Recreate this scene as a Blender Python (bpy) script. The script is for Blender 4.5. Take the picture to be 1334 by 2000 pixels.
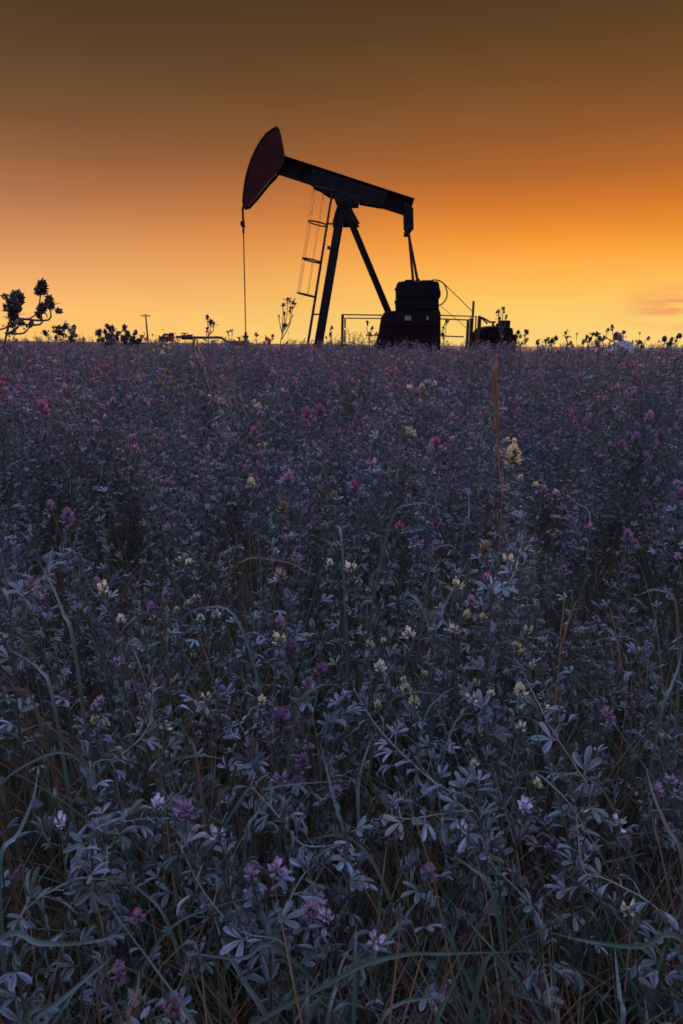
import bpy, math, random
from math import sin, cos, pi, radians, sqrt, exp
from mathutils import Vector, Matrix, Euler, noise

for o in list(bpy.data.objects):
    bpy.data.objects.remove(o)
scene = bpy.context.scene
COL = scene.collection
V = Vector


def lin(r, g, b, a=1.0):
    f = lambda c: (c / 255 / 12.92) if c / 255 <= 0.04045 else ((c / 255 + 0.055) / 1.055) ** 2.4
    return (f(r), f(g), f(b), a)


# ------------------------------------------------------------------ camera
PITCH, ROLL, CAMZ = 13.8, 0.6, 1.0
FPX = 1333.3
cam_d = bpy.data.cameras.new('camera')
cam_d.sensor_fit = 'VERTICAL'
cam_d.sensor_height = 36.0
cam_d.sensor_width = 24.0
cam_d.lens = 24.0
cam_d.clip_start = 0.02
cam_d.clip_end = 12000
cam_d.dof.use_dof = True
cam_d.dof.focus_distance = 1.7
cam_d.dof.aperture_fstop = 11
cam = bpy.data.objects.new('camera', cam_d)
COL.objects.link(cam)
CAM_ROT = Matrix.Rotation(radians(90 - PITCH), 3, 'X') @ Matrix.Rotation(radians(ROLL), 3, 'Z')
CAM_POS = V((0, 0, CAMZ))
cam.matrix_world = Matrix.Translation(CAM_POS) @ CAM_ROT.to_4x4()
scene.camera = cam


def ray(px, py):
    return (CAM_ROT @ V(((px - 667) / FPX, (1000 - py) / FPX, -1.0)))


def at(px, py, Y):
    d = ray(px, py)
    return CAM_POS + d * (Y / d.y)


# ------------------------------------------------------------------ sky
world = bpy.data.worlds.new('World')
scene.world = world
world.use_nodes = True
wt = world.node_tree
wt.nodes.clear()


def N(t, typ, **kw):
    n = t.nodes.new(typ)
    for k, v in kw.items():
        setattr(n, k, v)
    return n


def M(t, op, a, b=None, c=None, clamp=False):
    n = t.nodes.new('ShaderNodeMath')
    n.operation = op
    n.use_clamp = clamp
    for i, v in enumerate((a, b, c)):
        if v is None:
            continue
        if isinstance(v, (int, float)):
            n.inputs[i].default_value = v
        else:
            t.links.new(v, n.inputs[i])
    return n.outputs[0]


def SM(t, v, a, b):
    n = t.nodes.new('ShaderNodeMapRange')
    n.interpolation_type = 'SMOOTHSTEP'
    n.inputs[1].default_value = a
    n.inputs[2].default_value = b
    t.links.new(v, n.inputs[0])
    return n.outputs[0]


def MIX(t, f, a, b, blend='MIX'):
    n = t.nodes.new('ShaderNodeMix')
    n.data_type = 'RGBA'
    n.blend_type = blend
    if isinstance(f, (int, float)):
        n.inputs[0].default_value = f
    else:
        t.links.new(f, n.inputs[0])
    for i, v in ((6, a), (7, b)):
        if isinstance(v, tuple):
            n.inputs[i].default_value = v
        else:
            t.links.new(v, n.inputs[i])
    return n.outputs[2]


def RAMP(t, f, stops, interp='EASE'):
    n = t.nodes.new('ShaderNodeValToRGB')
    cr = n.color_ramp
    cr.interpolation = interp
    cr.elements[0].position, cr.elements[0].color = stops[0]
    cr.elements[1].position, cr.elements[1].color = stops[-1]
    for p, c in stops[1:-1]:
        e = cr.elements.new(p)
        e.color = c
    t.links.new(f, n.inputs[0])
    return n.outputs[0]


SUN_AZ, SUN_EL = 15.0, 1.2
tc = N(wt, 'ShaderNodeTexCoord')
sep = N(wt, 'ShaderNodeSeparateXYZ')
wt.links.new(tc.outputs['Generated'], sep.inputs[0])
X_, Y_, Z_ = sep.outputs
el = M(wt, 'MULTIPLY', M(wt, 'ARCSINE', M(wt, 'MAXIMUM', M(wt, 'MINIMUM', Z_, 1.0), -1.0)), 180 / pi)     # degrees
az = M(wt, 'MULTIPLY', M(wt, 'ARCTAN2', X_, Y_), 180 / pi)                                                # 0 = straight ahead, + to the right
elf = M(wt, 'DIVIDE', el, 60.0, clamp=True)


def st(lst):
    return [(e / 60.0, lin(*c)) for e, c in lst]


sky_right = RAMP(wt, elf, st([(0, (255, 213, 124)), (2.2, (255, 208, 112)), (4.2, (255, 193, 92)), (6.2, (254, 174, 72)), (8.0, (244, 150, 52)),
                              (10.2, (215, 122, 45)), (12.6, (176, 102, 46)), (15, (148, 91, 46)), (18, (119, 77, 42)), (21, (97, 67, 37)),
                              (24, (80, 57, 31)), (32, (66, 60, 62)), (44, (92, 100, 146)), (60, (130, 148, 210))]), 'LINEAR')
sky_left = RAMP(wt, elf, st([(0, (254, 196, 108)), (2.2, (249, 187, 108)), (4.2, (238, 171, 106)), (6.2, (222, 153, 99)), (8.0, (204, 138, 90)),
                             (10.2, (178, 118, 78)), (12.6, (148, 100, 66)), (15, (122, 84, 55)), (18, (101, 73, 47)), (21, (85, 61, 38)),
                             (24, (69, 51, 31)), (32, (62, 58, 64)), (44, (90, 98, 146)), (60, (130, 148, 210))]), 'LINEAR')
sky_front = MIX(wt, SM(wt, az, -30.0, 18.0), sky_left, sky_right)
# pink streaks of cloud low over the horizon, to the right and on beyond the frame
cv = N(wt, 'ShaderNodeCombineXYZ')
wt.links.new(M(wt, 'MULTIPLY', az, 0.16), cv.inputs[0])
wt.links.new(M(wt, 'MULTIPLY', el, 1.25), cv.inputs[1])
cn = N(wt, 'ShaderNodeTexNoise')
cn.inputs['Scale'].default_value = 1.0
cn.inputs['Detail'].default_value = 5.0
cn.inputs['Roughness'].default_value = 0.55
wt.links.new(cv.outputs[0], cn.inputs[0])
band = M(wt, 'MULTIPLY', SM(wt, el, 0.9, 2.4), M(wt, 'SUBTRACT', 1.0, SM(wt, el, 3.3, 4.9)))
band = M(wt, 'MULTIPLY', band, SM(wt, az, 20.0, 26.0))
cl = M(wt, 'MULTIPLY', SM(wt, cn.outputs[0], 0.40, 0.60), band)
sky_front = MIX(wt, M(wt, 'MULTIPLY', cl, 0.95), sky_front, lin(240, 148, 100))
# broad faint unevenness of the veil of high cloud
cv2 = N(wt, 'ShaderNodeCombineXYZ')
wt.links.new(M(wt, 'MULTIPLY', az, 0.035), cv2.inputs[0])
wt.links.new(M(wt, 'MULTIPLY', el, 0.16), cv2.inputs[1])
cn2 = N(wt, 'ShaderNodeTexNoise')
cn2.inputs['Scale'].default_value = 1.0
cn2.inputs['Detail'].default_value = 3.0
wt.links.new(cv2.outputs[0], cn2.inputs[0])
veil = M(wt, 'ADD', M(wt, 'MULTIPLY', M(wt, 'SUBTRACT', cn2.outputs[0], 0.5), 0.30), 1.0)
vm = N(wt, 'ShaderNodeVectorMath', operation='SCALE')
wt.links.new(sky_front, vm.inputs[0])
wt.links.new(veil, vm.inputs[3])
sky_front = vm.outputs[0]
# the rest of the dome: weak physical dusk sky plus a blue gradient, brightened overhead to light the field
nis = N(wt, 'ShaderNodeTexSky', sky_type='NISHITA')
nis.sun_disc = False
nis.sun_elevation = radians(SUN_EL)
nis.sun_rotation = radians(SUN_AZ)
nis.air_density = 1.3
nis.dust_density = 0.6
nis.ozone_density = 3.0
nscale = N(wt, 'ShaderNodeVectorMath', operation='MULTIPLY')
wt.links.new(nis.outputs[0], nscale.inputs[0])
nscale.inputs[1].default_value = (0.05, 0.05, 0.06)
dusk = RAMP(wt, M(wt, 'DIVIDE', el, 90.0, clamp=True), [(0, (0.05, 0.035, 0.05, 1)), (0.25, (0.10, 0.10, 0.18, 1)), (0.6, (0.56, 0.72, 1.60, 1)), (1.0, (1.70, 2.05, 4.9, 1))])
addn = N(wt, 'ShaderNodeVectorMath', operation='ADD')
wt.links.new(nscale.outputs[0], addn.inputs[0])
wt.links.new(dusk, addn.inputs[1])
# how far a direction lies from the glow: azimuth first, then height
hx = M(wt, 'DIVIDE', az, 1.0)
dz = M(wt, 'ABSOLUTE', M(wt, 'SUBTRACT', az, SUN_AZ - 6))
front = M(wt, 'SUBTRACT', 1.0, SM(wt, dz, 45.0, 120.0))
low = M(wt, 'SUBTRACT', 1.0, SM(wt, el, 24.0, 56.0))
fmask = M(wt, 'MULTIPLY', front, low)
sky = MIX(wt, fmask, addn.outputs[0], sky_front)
below = SM(wt, el, -1.0, -0.2)
sky = MIX(wt, below, lin(40, 30, 26), sky)
bg = N(wt, 'ShaderNodeBackground')
wt.links.new(sky, bg.inputs[0])
bg.inputs[1].default_value = 1.0
wo = N(wt, 'ShaderNodeOutputWorld')
wt.links.new(bg.outputs[0], wo.inputs[0])

sun_d = bpy.data.lights.new('sun', 'SUN')
sun_d.energy = 3.6
sun_d.color = (1.0, 0.46, 0.20)
sun_d.angle = radians(14)
sun = bpy.data.objects.new('sun', sun_d)
COL.objects.link(sun)
sd = V((sin(radians(SUN_AZ)) * cos(radians(5)), cos(radians(SUN_AZ)) * cos(radians(5)), sin(radians(5))))
sun.rotation_euler = sd.to_track_quat('Z', 'Y').to_euler()

vs = scene.view_settings
vs.view_transform = 'Standard'
vs.look = 'None'
vs.exposure = 0.0
vs.gamma = 1.0
scene.cycles.max_bounces = 5
scene.cycles.transparent_max_bounces = 4


# ------------------------------------------------------------------ materials
def new_mat(name):
    m = bpy.data.materials.new(name)
    m.use_nodes = True
    m.node_tree.nodes.clear()
    return m, m.node_tree


def finish(t, bsdf, trans=None, tcol=None):
    out = N(t, 'ShaderNodeOutputMaterial')
    if trans:
        tr = N(t, 'ShaderNodeBsdfTranslucent')
        t.links.new(tcol, tr.inputs[0])
        mx = N(t, 'ShaderNodeMixShader')
        mx.inputs[0].default_value = trans
        t.links.new(bsdf.outputs[0], mx.inputs[1])
        t.links.new(tr.outputs[0], mx.inputs[2])
        t.links.new(mx.outputs[0], out.inputs[0])
    else:
        t.links.new(bsdf.outputs[0], out.inputs[0])


def plant_mat(name, a, b, rough=0.55, trans=0.22, margin=None, nscale=14.0, spec=0.5, sheen=0.0, tints=None):
    """Two tones varied by each object's own random number and a little noise; a paler hairy margin on leaflets."""
    m, t = new_mat(name)
    oi = N(t, 'ShaderNodeObjectInfo')
    tcn = N(t, 'ShaderNodeTexCoord')
    ns = N(t, 'ShaderNodeTexNoise')
    ns.inputs['Scale'].default_value = nscale
    ns.inputs['Detail'].default_value = 2.0
    geo = N(t, 'ShaderNodeNewGeometry')
    t.links.new(geo.outputs['Position'], ns.inputs[0])
    f = M(t, 'ADD', M(t, 'MULTIPLY', oi.outputs['Random'], 0.45), M(t, 'MULTIPLY', SM(t, ns.outputs[0], 0.36, 0.64), 0.55))
    c = MIX(t, f, a + (1,), b + (1,))
    if tints:
        n4 = N(t, 'ShaderNodeTexNoise')
        n4.inputs['Scale'].default_value = 2.3
        n4.inputs['Detail'].default_value = 4.0
        t.links.new(geo.outputs['Position'], n4.inputs[0])
        r2 = M(t, 'FRACT', M(t, 'MULTIPLY', oi.outputs['Random'], 17.3))
        gsel = M(t, 'ADD', M(t, 'MULTIPLY', r2, 0.4), M(t, 'MULTIPLY', n4.outputs[0], 0.6))
        c = MIX(t, M(t, 'MULTIPLY', SM(t, gsel, 0.50, 0.66), 0.65), c, tints[0] + (1,))
        r3 = M(t, 'FRACT', M(t, 'MULTIPLY', oi.outputs['Random'], 71.7))
        c = MIX(t, M(t, 'MULTIPLY', SM(t, r3, 0.90, 0.94), 0.8), c, tints[1] + (1,))
        mgf = M(t, 'SUBTRACT', 0.60, M(t, 'MULTIPLY', SM(t, gsel, 0.42, 0.62), 0.35))
    else:
        mgf = 0.65
    if margin:
        at_ = N(t, 'ShaderNodeAttribute', attribute_name='margin')
        c = MIX(t, M(t, 'MULTIPLY', at_.outputs['Fac'], mgf), c, margin + (1,))
    p = N(t, 'ShaderNodeBsdfPrincipled')
    t.links.new(c, p.inputs['Base Color'])
    p.inputs['Roughness'].default_value = rough
    p.inputs['Specular IOR Level'].default_value = spec
    p.inputs['Sheen Weight'].default_value = sheen
    p.inputs['Sheen Roughness'].default_value = 0.45
    finish(t, p, trans, c)
    return m


def rust_mat(name, paint, rust, amount=0.5, rough=0.55, metal=0.0, scale=3.0):
    m, t = new_mat(name)
    tcn = N(t, 'ShaderNodeTexCoord')
    ns = N(t, 'ShaderNodeTexNoise')
    ns.inputs['Scale'].default_value = scale
    ns.inputs['Detail'].default_value = 8
    ns.inputs['Roughness'].default_value = 0.65
    t.links.new(tcn.outputs['Object'], ns.inputs[0])
    c = MIX(t, SM(t, ns.outputs[0], 0.62 - amount * 0.35, 0.72 - amount * 0.2), paint + (1,), rust + (1,))
    p = N(t, 'ShaderNodeBsdfPrincipled')
    t.links.new(c, p.inputs['Base Color'])
    p.inputs['Metallic'].default_value = metal
    p.inputs['Specular IOR Level'].default_value = 0.2
    rr = M(t, 'ADD', M(t, 'MULTIPLY', ns.outputs[0], 0.3), rough - 0.15)
    t.links.new(rr, p.inputs['Roughness'])
    bp = N(t, 'ShaderNodeBump')
    bp.inputs['Strength'].default_value = 0.3
    bp.inputs['Distance'].default_value = 0.01
    t.links.new(ns.outputs[0], bp.inputs['Height'])
    t.links.new(bp.outputs[0], p.inputs['Normal'])
    finish(t, p)
    return m


MAT = {}
MAT['leaf'] = plant_mat('alfalfa_leaf', (0.016, 0.028, 0.014), (0.225, 0.245, 0.215), margin=(0.44, 0.46, 0.42), trans=0.28, nscale=48.0, rough=0.46, spec=0.6, sheen=0.08, tints=((0.050, 0.080, 0.024), (0.22, 0.14, 0.06)))
MAT['stem'] = plant_mat('alfalfa_stem', (0.10, 0.13, 0.06), (0.16, 0.17, 0.11), trans=0.05)
MAT['calyx'] = plant_mat('calyx', (0.11, 0.14, 0.09), (0.18, 0.20, 0.15), trans=0.1)
MAT['purple'] = plant_mat('petal_purple', (0.32, 0.14, 0.21), (0.52, 0.32, 0.40), trans=0.3)
MAT['magenta'] = plant_mat('petal_magenta', (0.44, 0.11, 0.20), (0.64, 0.26, 0.34), trans=0.3)
MAT['pink'] = plant_mat('petal_pink', (0.52, 0.28, 0.33), (0.72, 0.48, 0.50), trans=0.3)
MAT['yellow'] = plant_mat('petal_yellow', (0.80, 0.68, 0.28), (0.92, 0.84, 0.50), trans=0.35)
MAT['tan'] = plant_mat('petal_withered', (0.34, 0.19, 0.09), (0.50, 0.32, 0.16), trans=0.2)
MAT['bud'] = plant_mat('bud', (0.10, 0.07, 0.05), (0.16, 0.11, 0.08), trans=0.18)
MAT['grass'] = plant_mat('grass_green', (0.06, 0.10, 0.04), (0.11, 0.15, 0.08), rough=0.45, trans=0.15)
MAT['dry'] = plant_mat('grass_dry', (0.58, 0.25, 0.10), (0.75, 0.42, 0.20), trans=0.4)
MAT['straw'] = plant_mat('grass_straw', (0.17, 0.075, 0.030), (0.30, 0.16, 0.07), trans=0.15)
MAT['white_petal'] = plant_mat('petal_white', (0.66, 0.52, 0.54), (0.80, 0.68, 0.68), trans=0.3)

MAT['steel'] = rust_mat('dark_painted_steel', (0.014, 0.011, 0.009), (0.040, 0.018, 0.010), 0.45, rough=0.75)
MAT['red'] = rust_mat('red_painted_steel', (0.085, 0.012, 0.008), (0.04, 0.014, 0.009), 0.35, rough=0.7)
MAT['rail'] = rust_mat('rusty_tube', (0.06, 0.032, 0.022), (0.14, 0.05, 0.022), 0.6)
MAT['housing'] = rust_mat('housing_steel', (0.022, 0.008, 0.006), (0.036, 0.013, 0.008), 0.5, rough=0.85)
MAT['black'] = rust_mat('black_rubber', (0.010, 0.009, 0.008), (0.02, 0.015, 0.012), 0.3, rough=0.8)
MAT['plate'] = rust_mat('pale_plate', (0.34, 0.28, 0.28), (0.16, 0.10, 0.09), 0.1)
MAT['pipe'] = rust_mat('pipe_paint', (0.045, 0.04, 0.03), (0.12, 0.05, 0.025), 0.5)
MAT['lit_leg'] = rust_mat('lit_orange', (0.20, 0.07, 0.03), (0.28, 0.10, 0.04), 0.6)  # orange light on the flowline legs, put into their colour
MAT['wood'] = rust_mat('weathered_pole', (0.10, 0.07, 0.05), (0.14, 0.09, 0.06), 0.5)


def rock_mat():
    m, t = new_mat('pale_rock')
    tcn = N(t, 'ShaderNodeTexCoord')
    ns = N(t, 'ShaderNodeTexNoise')
    ns.inputs['Scale'].default_value = 3.5
    ns.inputs['Detail'].default_value = 8
    t.links.new(tcn.outputs['Object'], ns.inputs[0])
    c = MIX(t, SM(t, ns.outputs[0], 0.35, 0.65), (0.20, 0.17, 0.15, 1), (0.42, 0.37, 0.33, 1))
    p = N(t, 'ShaderNodeBsdfPrincipled')
    t.links.new(c, p.inputs['Base Color'])
    p.inputs['Roughness'].default_value = 0.85
    bp = N(t, 'ShaderNodeBump')
    bp.inputs['Strength'].default_value = 0.6
    bp.inputs['Distance'].default_value = 0.05
    t.links.new(ns.outputs[0], bp.inputs['Height'])
    t.links.new(bp.outputs[0], p.inputs['Normal'])
    finish(t, p)
    return m


def soil_mat():
    m, t = new_mat('soil')
    geo = N(t, 'ShaderNodeNewGeometry')
    ns = N(t, 'ShaderNodeTexNoise')
    ns.inputs['Scale'].default_value = 9.0
    ns.inputs['Detail'].default_value = 9
    t.links.new(geo.outputs['Position'], ns.inputs[0])
    n2 = N(t, 'ShaderNodeTexNoise')
    n2.inputs['Scale'].default_value = 0.06
    n2.inputs['Detail'].default_value = 6
    t.links.new(geo.outputs['Position'], n2.inputs[0])
    c1 = MIX(t, SM(t, ns.outputs[0], 0.35, 0.65), (0.045, 0.030, 0.020, 1), (0.115, 0.075, 0.048, 1))
    c = MIX(t, M(t, 'MULTIPLY', SM(t, n2.outputs[0], 0.4, 0.6), 0.6), c1, (0.055, 0.058, 0.032, 1))
    p = N(t, 'ShaderNodeBsdfPrincipled')
    t.links.new(c, p.inputs['Base Color'])
    p.inputs['Roughness'].default_value = 0.95
    p.inputs['Specular IOR Level'].default_value = 0.1
    bp = N(t, 'ShaderNodeBump')
    bp.inputs['Strength'].default_value = 0.8
    bp.inputs['Distance'].default_value = 0.03
    t.links.new(ns.outputs[0], bp.inputs['Height'])
    t.links.new(bp.outputs[0], p.inputs['Normal'])
    finish(t, p)
    return m


MAT['rock'] = rock_mat()
MAT['soil'] = soil_mat()


# ------------------------------------------------------------------ geometry helpers
class G:
    """Collects shapes in world coordinates and links them as ONE mesh."""

    def __init__(s):
        s.v, s.f, s.mi, s.mg = [], [], [], []

    def add(s, vs_, fs, mi=0, mg=None):
        b = len(s.v)
        s.v += [tuple(p) for p in vs_]
        s.mg += (mg if mg else [0.0] * len(vs_))
        for f in fs:
            s.f.append(tuple(b + i for i in f))
            s.mi.append(mi)

    def merge(s, g, mat, mi=None):
        b = len(s.v)
        s.v += [tuple(mat @ V(p)) for p in g.v]
        s.mg += g.mg
        s.f += [tuple(b + i for i in f) for f in g.f]
        s.mi += ([mi] * len(g.f) if mi is not None else g.mi)

    def tube(s, path, radii, n=8, mi=0, cap=True):
        path = [V(p) for p in path]
        if isinstance(radii, (int, float)):
            radii = [radii] * len(path)
        rings, up = [], None
        for i, p in enumerate(path):
            d = (path[min(i + 1, len(path) - 1)] - path[max(i - 1, 0)])
            d = d.normalized() if d.length > 1e-9 else V((0, 0, 1))
            if up is None:
                up = d.orthogonal().normalized()
            up = (up - d * up.dot(d))
            up = up.normalized() if up.length > 1e-6 else d.orthogonal().normalized()
            w = d.cross(up)
            rings.append([p + (up * cos(2 * pi * k / n) + w * sin(2 * pi * k / n)) * radii[i] for k in range(n)])
        vs_ = [q for r in rings for q in r]
        fs = []
        for i in range(len(path) - 1):
            for k in range(n):
                a, b_ = i * n + k, i * n + (k + 1) % n
                fs.append((a, b_, b_ + n, a + n))
        if cap:
            fs.append(tuple(range(n - 1, -1, -1)))
            fs.append(tuple((len(path) - 1) * n + k for k in range(n)))
        s.add(vs_, fs, mi)

    def beam(s, p0, p1, w, h, side=V((0, 1, 0)), mi=0):
        """A box from p0 to p1: w across (along side), h the other way."""
        p0, p1 = V(p0), V(p1)
        d = (p1 - p0).normalized()
        a = (side - d * side.dot(d)).normalized()
        b = d.cross(a)
        vs_ = []
        for p in (p0, p1):
            for sa, sb in ((-1, -1), (1, -1), (1, 1), (-1, 1)):
                vs_.append(p + a * sa * w / 2 + b * sb * h / 2)
        s.add(vs_, [(3, 2, 1, 0), (4, 5, 6, 7), (0, 1, 5, 4), (1, 2, 6, 5), (2, 3, 7, 6), (3, 0, 4, 7)], mi)

    def box(s, lo, hi, mi=0):
        c = (V(lo) + V(hi)) / 2
        d = V(hi) - V(lo)
        s.beam(c - V((0, 0, d.z / 2)), c + V((0, 0, d.z / 2)), d.y, d.x, V((0, 1, 0)), mi)

    def prism(s, poly, y0, y1, mi=0):
        """An outline of world points in a plane facing the camera, pushed out from depth y0 to y1."""
        n = len(poly)
        vs_ = [(p[0], y0, p[-1]) for p in poly] + [(p[0], y1, p[-1]) for p in poly]
        fs = [tuple(range(n)), tuple(range(2 * n - 1, n - 1, -1))]
        for i in range(n):
            j = (i + 1) % n
            fs.append((i, i + n, j + n, j))
        s.add(vs_, fs, mi)

    def mesh(s, name, mats, origin=V((0, 0, 0)), smooth=False, bevel=None):
        me = bpy.data.meshes.new(name)
        me.from_pydata([tuple(V(p) - origin) for p in s.v], [], s.f)
        for m in (mats if isinstance(mats, (list, tuple)) else [mats]):
            me.materials.append(MAT[m])
        if any(s.mi):
            me.polygons.foreach_set('material_index', s.mi)
        if smooth:
            me.polygons.foreach_set('use_smooth', [True] * len(me.polygons))
        if any(s.mg):
            a = me.attributes.new('margin', 'FLOAT', 'POINT')
            a.data.foreach_set('value', s.mg)
        me.update()
        return me


def link(name, me, parent=None, mat=None):
    o = bpy.data.objects.new(name, me)
    COL.objects.link(o)
    if parent is not None:
        o.parent = parent
    if mat is not None:
        o.matrix_basis = mat
    return o


def tag(o, label=None, cat=None, group=None, kind=None):
    if label: o['label'] = label
    if cat: o['category'] = cat
    if group: o['group'] = group
    if kind: o['kind'] = kind
    return o


def thing(name, loc, label, cat, group=None):
    o = bpy.data.objects.new(name, None)
    o.empty_display_size = 0.1
    COL.objects.link(o)
    o.location = loc
    return tag(o, label, cat, group)


def part(name, g, mat, root, parent=None, smooth=False, bevel=0.0):
    me = g.mesh(name, mat, V(root.location), smooth)
    o = link(name, me, parent or root)
    if bevel:
        b = o.modifiers.new('bevel', 'BEVEL')
        b.width = bevel
        b.segments = 1
        b.limit_method = 'ANGLE'
    return o


# ------------------------------------------------------------------ ground
def ground_z(x, y):
    d = sqrt(x * x + y * y)
    z = 0.02 * noise.noise(V((x * 1.3, y * 1.3, 0))) if d < 60 else 0
    if d > 90:
        k = min(1, (d - 90) / 300)
        z += k * 0.9 * noise.noise(V((x * 0.004, y * 0.004, 3)))
    return z


g = G()
rs = [0.0, 0.3, 0.6, 0.9, 1.3, 1.8, 2.5, 3.4, 4.6, 6, 8, 10, 13, 17, 22, 30, 40, 55, 80, 120, 180, 260, 380, 560, 850, 1300, 2100, 3500, 6000, 9000]
NA = 120
vs_ = [(0, 0, ground_z(0, 0))]
for r in rs[1:]:
    for k in range(NA):
        a = 2 * pi * k / NA
        vs_.append((r * cos(a), r * sin(a), ground_z(r * cos(a), r * sin(a))))
fs = [(0, 1 + k, 1 + (k + 1) % NA) for k in range(NA)]
for i in range(len(rs) - 2):
    for k in range(NA):
        a, b = 1 + i * NA + k, 1 + i * NA + (k + 1) % NA
        fs.append((a, a + NA, b + NA, b))
g.add(vs_, fs)
tag(link('ground', g.mesh('ground', 'soil', smooth=True)), kind='structure')


# ------------------------------------------------------------------ pumpjack
PY = 25.0


def P(px, py, y=PY):
    return at(px, py, y)


def PP(lst, y=PY):
    return [P(a, b, y) for a, b in lst]


def ring(g, c, r, thick, axis, n=20, sides=6, arc=(0, 2 * pi)):
    axis = V(axis).normalized()
    u = axis.orthogonal().normalized()
    w = axis.cross(u)
    g.tube([c + (u * cos(arc[0] + (arc[1] - arc[0]) * k / n) + w * sin(arc[0] + (arc[1] - arc[0]) * k / n)) * r for k in range(n + 1)], thick, sides)


def cyl(g, p0, p1, r, n=16, mi=0):
    g.tube([p0, p1], r, n, mi)


base0 = P(680, 672)
pj = thing('pumpjack', V((base0.x, PY, 0)), 'dark oil well pumpjack with red curved horse head and caged ladder against the orange sky', 'pumpjack')
# horse head: two cheek plates, the curved track plate between them
head_front = [(543, 252), (533, 257), (522, 265), (511, 279), (501, 296), (493, 314), (486, 334), (481, 354), (478, 376), (476, 396), (478, 407)]
head_back = [(487, 405), (500, 391), (514, 374), (527, 358), (540, 345), (556, 322), (556, 303), (552, 280), (548, 258)]
g = G()
poly = PP(head_front + head_back)
g.prism(poly, PY - 0.26, PY - 0.22)
g.prism(poly, PY + 0.22, PY + 0.26)
for a, b in (((515, 300), (545, 318)), ((500, 345), (530, 335)), ((488, 385), (512, 370))):
    g.beam(P(*a), P(*b), 0.44, 0.05)
hh = part('horse_head', g, 'red', pj)
g = G()
fr = PP(head_front)
for a, b in zip(fr[:-1], fr[1:]):
    g.beam(a, b + (b - a).normalized() * 0.01, 0.56, 0.035)
part('track_plate', g, 'steel', pj, hh)
# walking beam: web, two flanges, stiffeners
bl, br = P(538, 319), P(804, 406)
bd = (br - bl).normalized()
bn = bd.cross(V((0, 1, 0))).normalized()
if bn.z < 0: bn = -bn
BH = 0.56
g = G()
g.beam(bl, br, 0.03, BH - 0.05)
for s_ in (1, -1):
    g.beam(bl + bn * s_ * (BH / 2 - 0.0125), br + bn * s_ * (BH / 2 - 0.0125), 0.34, 0.026)
L = (br - bl).length
for i in range(8):
    c = bl + bd * (0.3 + i * (L - 0.6) / 7)
    for s_ in (-1, 1):
        g.beam(c - bn * (BH / 2 - 0.03) + V((0, s_ * 0.085, 0)), c + bn * (BH / 2 - 0.03) + V((0, s_ * 0.085, 0)), 0.13, 0.018)
wb = part('walking_beam', g, 'steel', pj)
# thick middle of the beam (cover plates over the bearing)
g = G()
m0, m1 = P(608, 345), P(752, 392)
for s_ in (-1, 1):
    g.prism([m0 + bn * 0.22, m1 + bn * 0.22, m1 - bn * 0.24, P(700, 398), P(642, 384), m0 - bn * 0.22], PY + s_ * 0.19, PY + s_ * 0.215)
part('cover_plate', g, 'steel', pj, wb)
# saddle bearing
g = G()
g.prism(PP([(649, 374), (706, 390), (701, 403), (683, 404), (672, 404), (657, 398)]), PY - 0.32, PY + 0.32)
cyl(g, P(673, 398, PY - 0.42), P(673, 398, PY + 0.42), 0.13)
part('saddle_bearing', g, 'steel', pj, bevel=0.015)
# post top gusset
g = G()
for y in (-0.36, 0.34):
    g.prism(PP([(661, 400), (682, 400), (690, 417), (703, 441), (649, 441), (654, 420)]), PY + y, PY + y + 0.03)
g.prism(PP([(662, 401), (680, 401), (684, 415), (656, 415)]), PY - 0.33, PY + 0.34)
part('gusset_plate', g, 'steel', pj)


def leg(top, bot, y_top, y_bot, w):
    g = G()
    a, b = P(*top, PY + y_top), P(*bot, PY + y_bot)
    b = a + (b - a) * (a.z / (a.z - b.z)) if b.z > 0.001 else b          # on down to the pad
    d = (b - a).normalized()
    side = V((0, 1, 0))
    g.beam(a, b, 0.02, w)
    s = d.cross(side).normalized()
    for k in (1, -1):
        g.beam(a + s * k * (w / 2 - 0.012), b + s * k * (w / 2 - 0.012), 0.2, 0.024)
    return g


for s_ in (-1, 1):
    part('front_leg', leg((667, 408), (623, 667), s_ * 0.30, s_ * 0.95, 0.30), 'steel', pj)
for s_ in (-1, 1):
    part('rear_leg', leg((679, 418), (762, 618), s_ * 0.28, s_ * 0.75, 0.21), 'steel', pj)
g = G()
for (fx, fy), sp in (((655, 478), 0.46), ((642, 555), 0.66), ((628, 640), 0.88)):
    g = G()
    g.beam(P(fx, fy, PY - sp), P(fx, fy, PY + sp), 0.09, 0.09, V((1, 0, 0)))
    part('cross_brace', g, 'steel', pj)
for fx, fy in ((642, 484), (646, 558)):
    g = G()
    g.box(P(fx, fy, PY - 0.5) - V((0.05, 0.06, 0.05)), P(fx, fy, PY - 0.5) + V((0.05, 0.06, 0.05)))
    part('step_bracket', g, 'steel', pj)
for s_ in (-0.95, 0.95):
    g = G()
    c = P(622, 668, PY + s_)
    g.box((c.x - 0.55, PY + s_ - 0.2, 0.22), (c.x + 0.75, PY + s_ + 0.2, 0.34))
    part('foot_plate', g, 'steel', pj, bevel=0.01)
# skid
xa, xb = P(600, 670).x, P(990, 670).x
for s_ in (-0.95, 0.95):
    g = G()
    g.box((xa, PY + s_ - 0.12, 0.02), (xb, PY + s_ + 0.12, 0.22))
    part('skid_beam', g, 'steel', pj)
for i in range(7):
    g = G()
    x = xa + 0.4 + i * (xb - xa - 0.8) / 6
    g.box((x - 0.08, PY - 0.83, 0.05), (x + 0.08, PY + 0.83, 0.2))
    part('cross_member', g, 'steel', pj)
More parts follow.
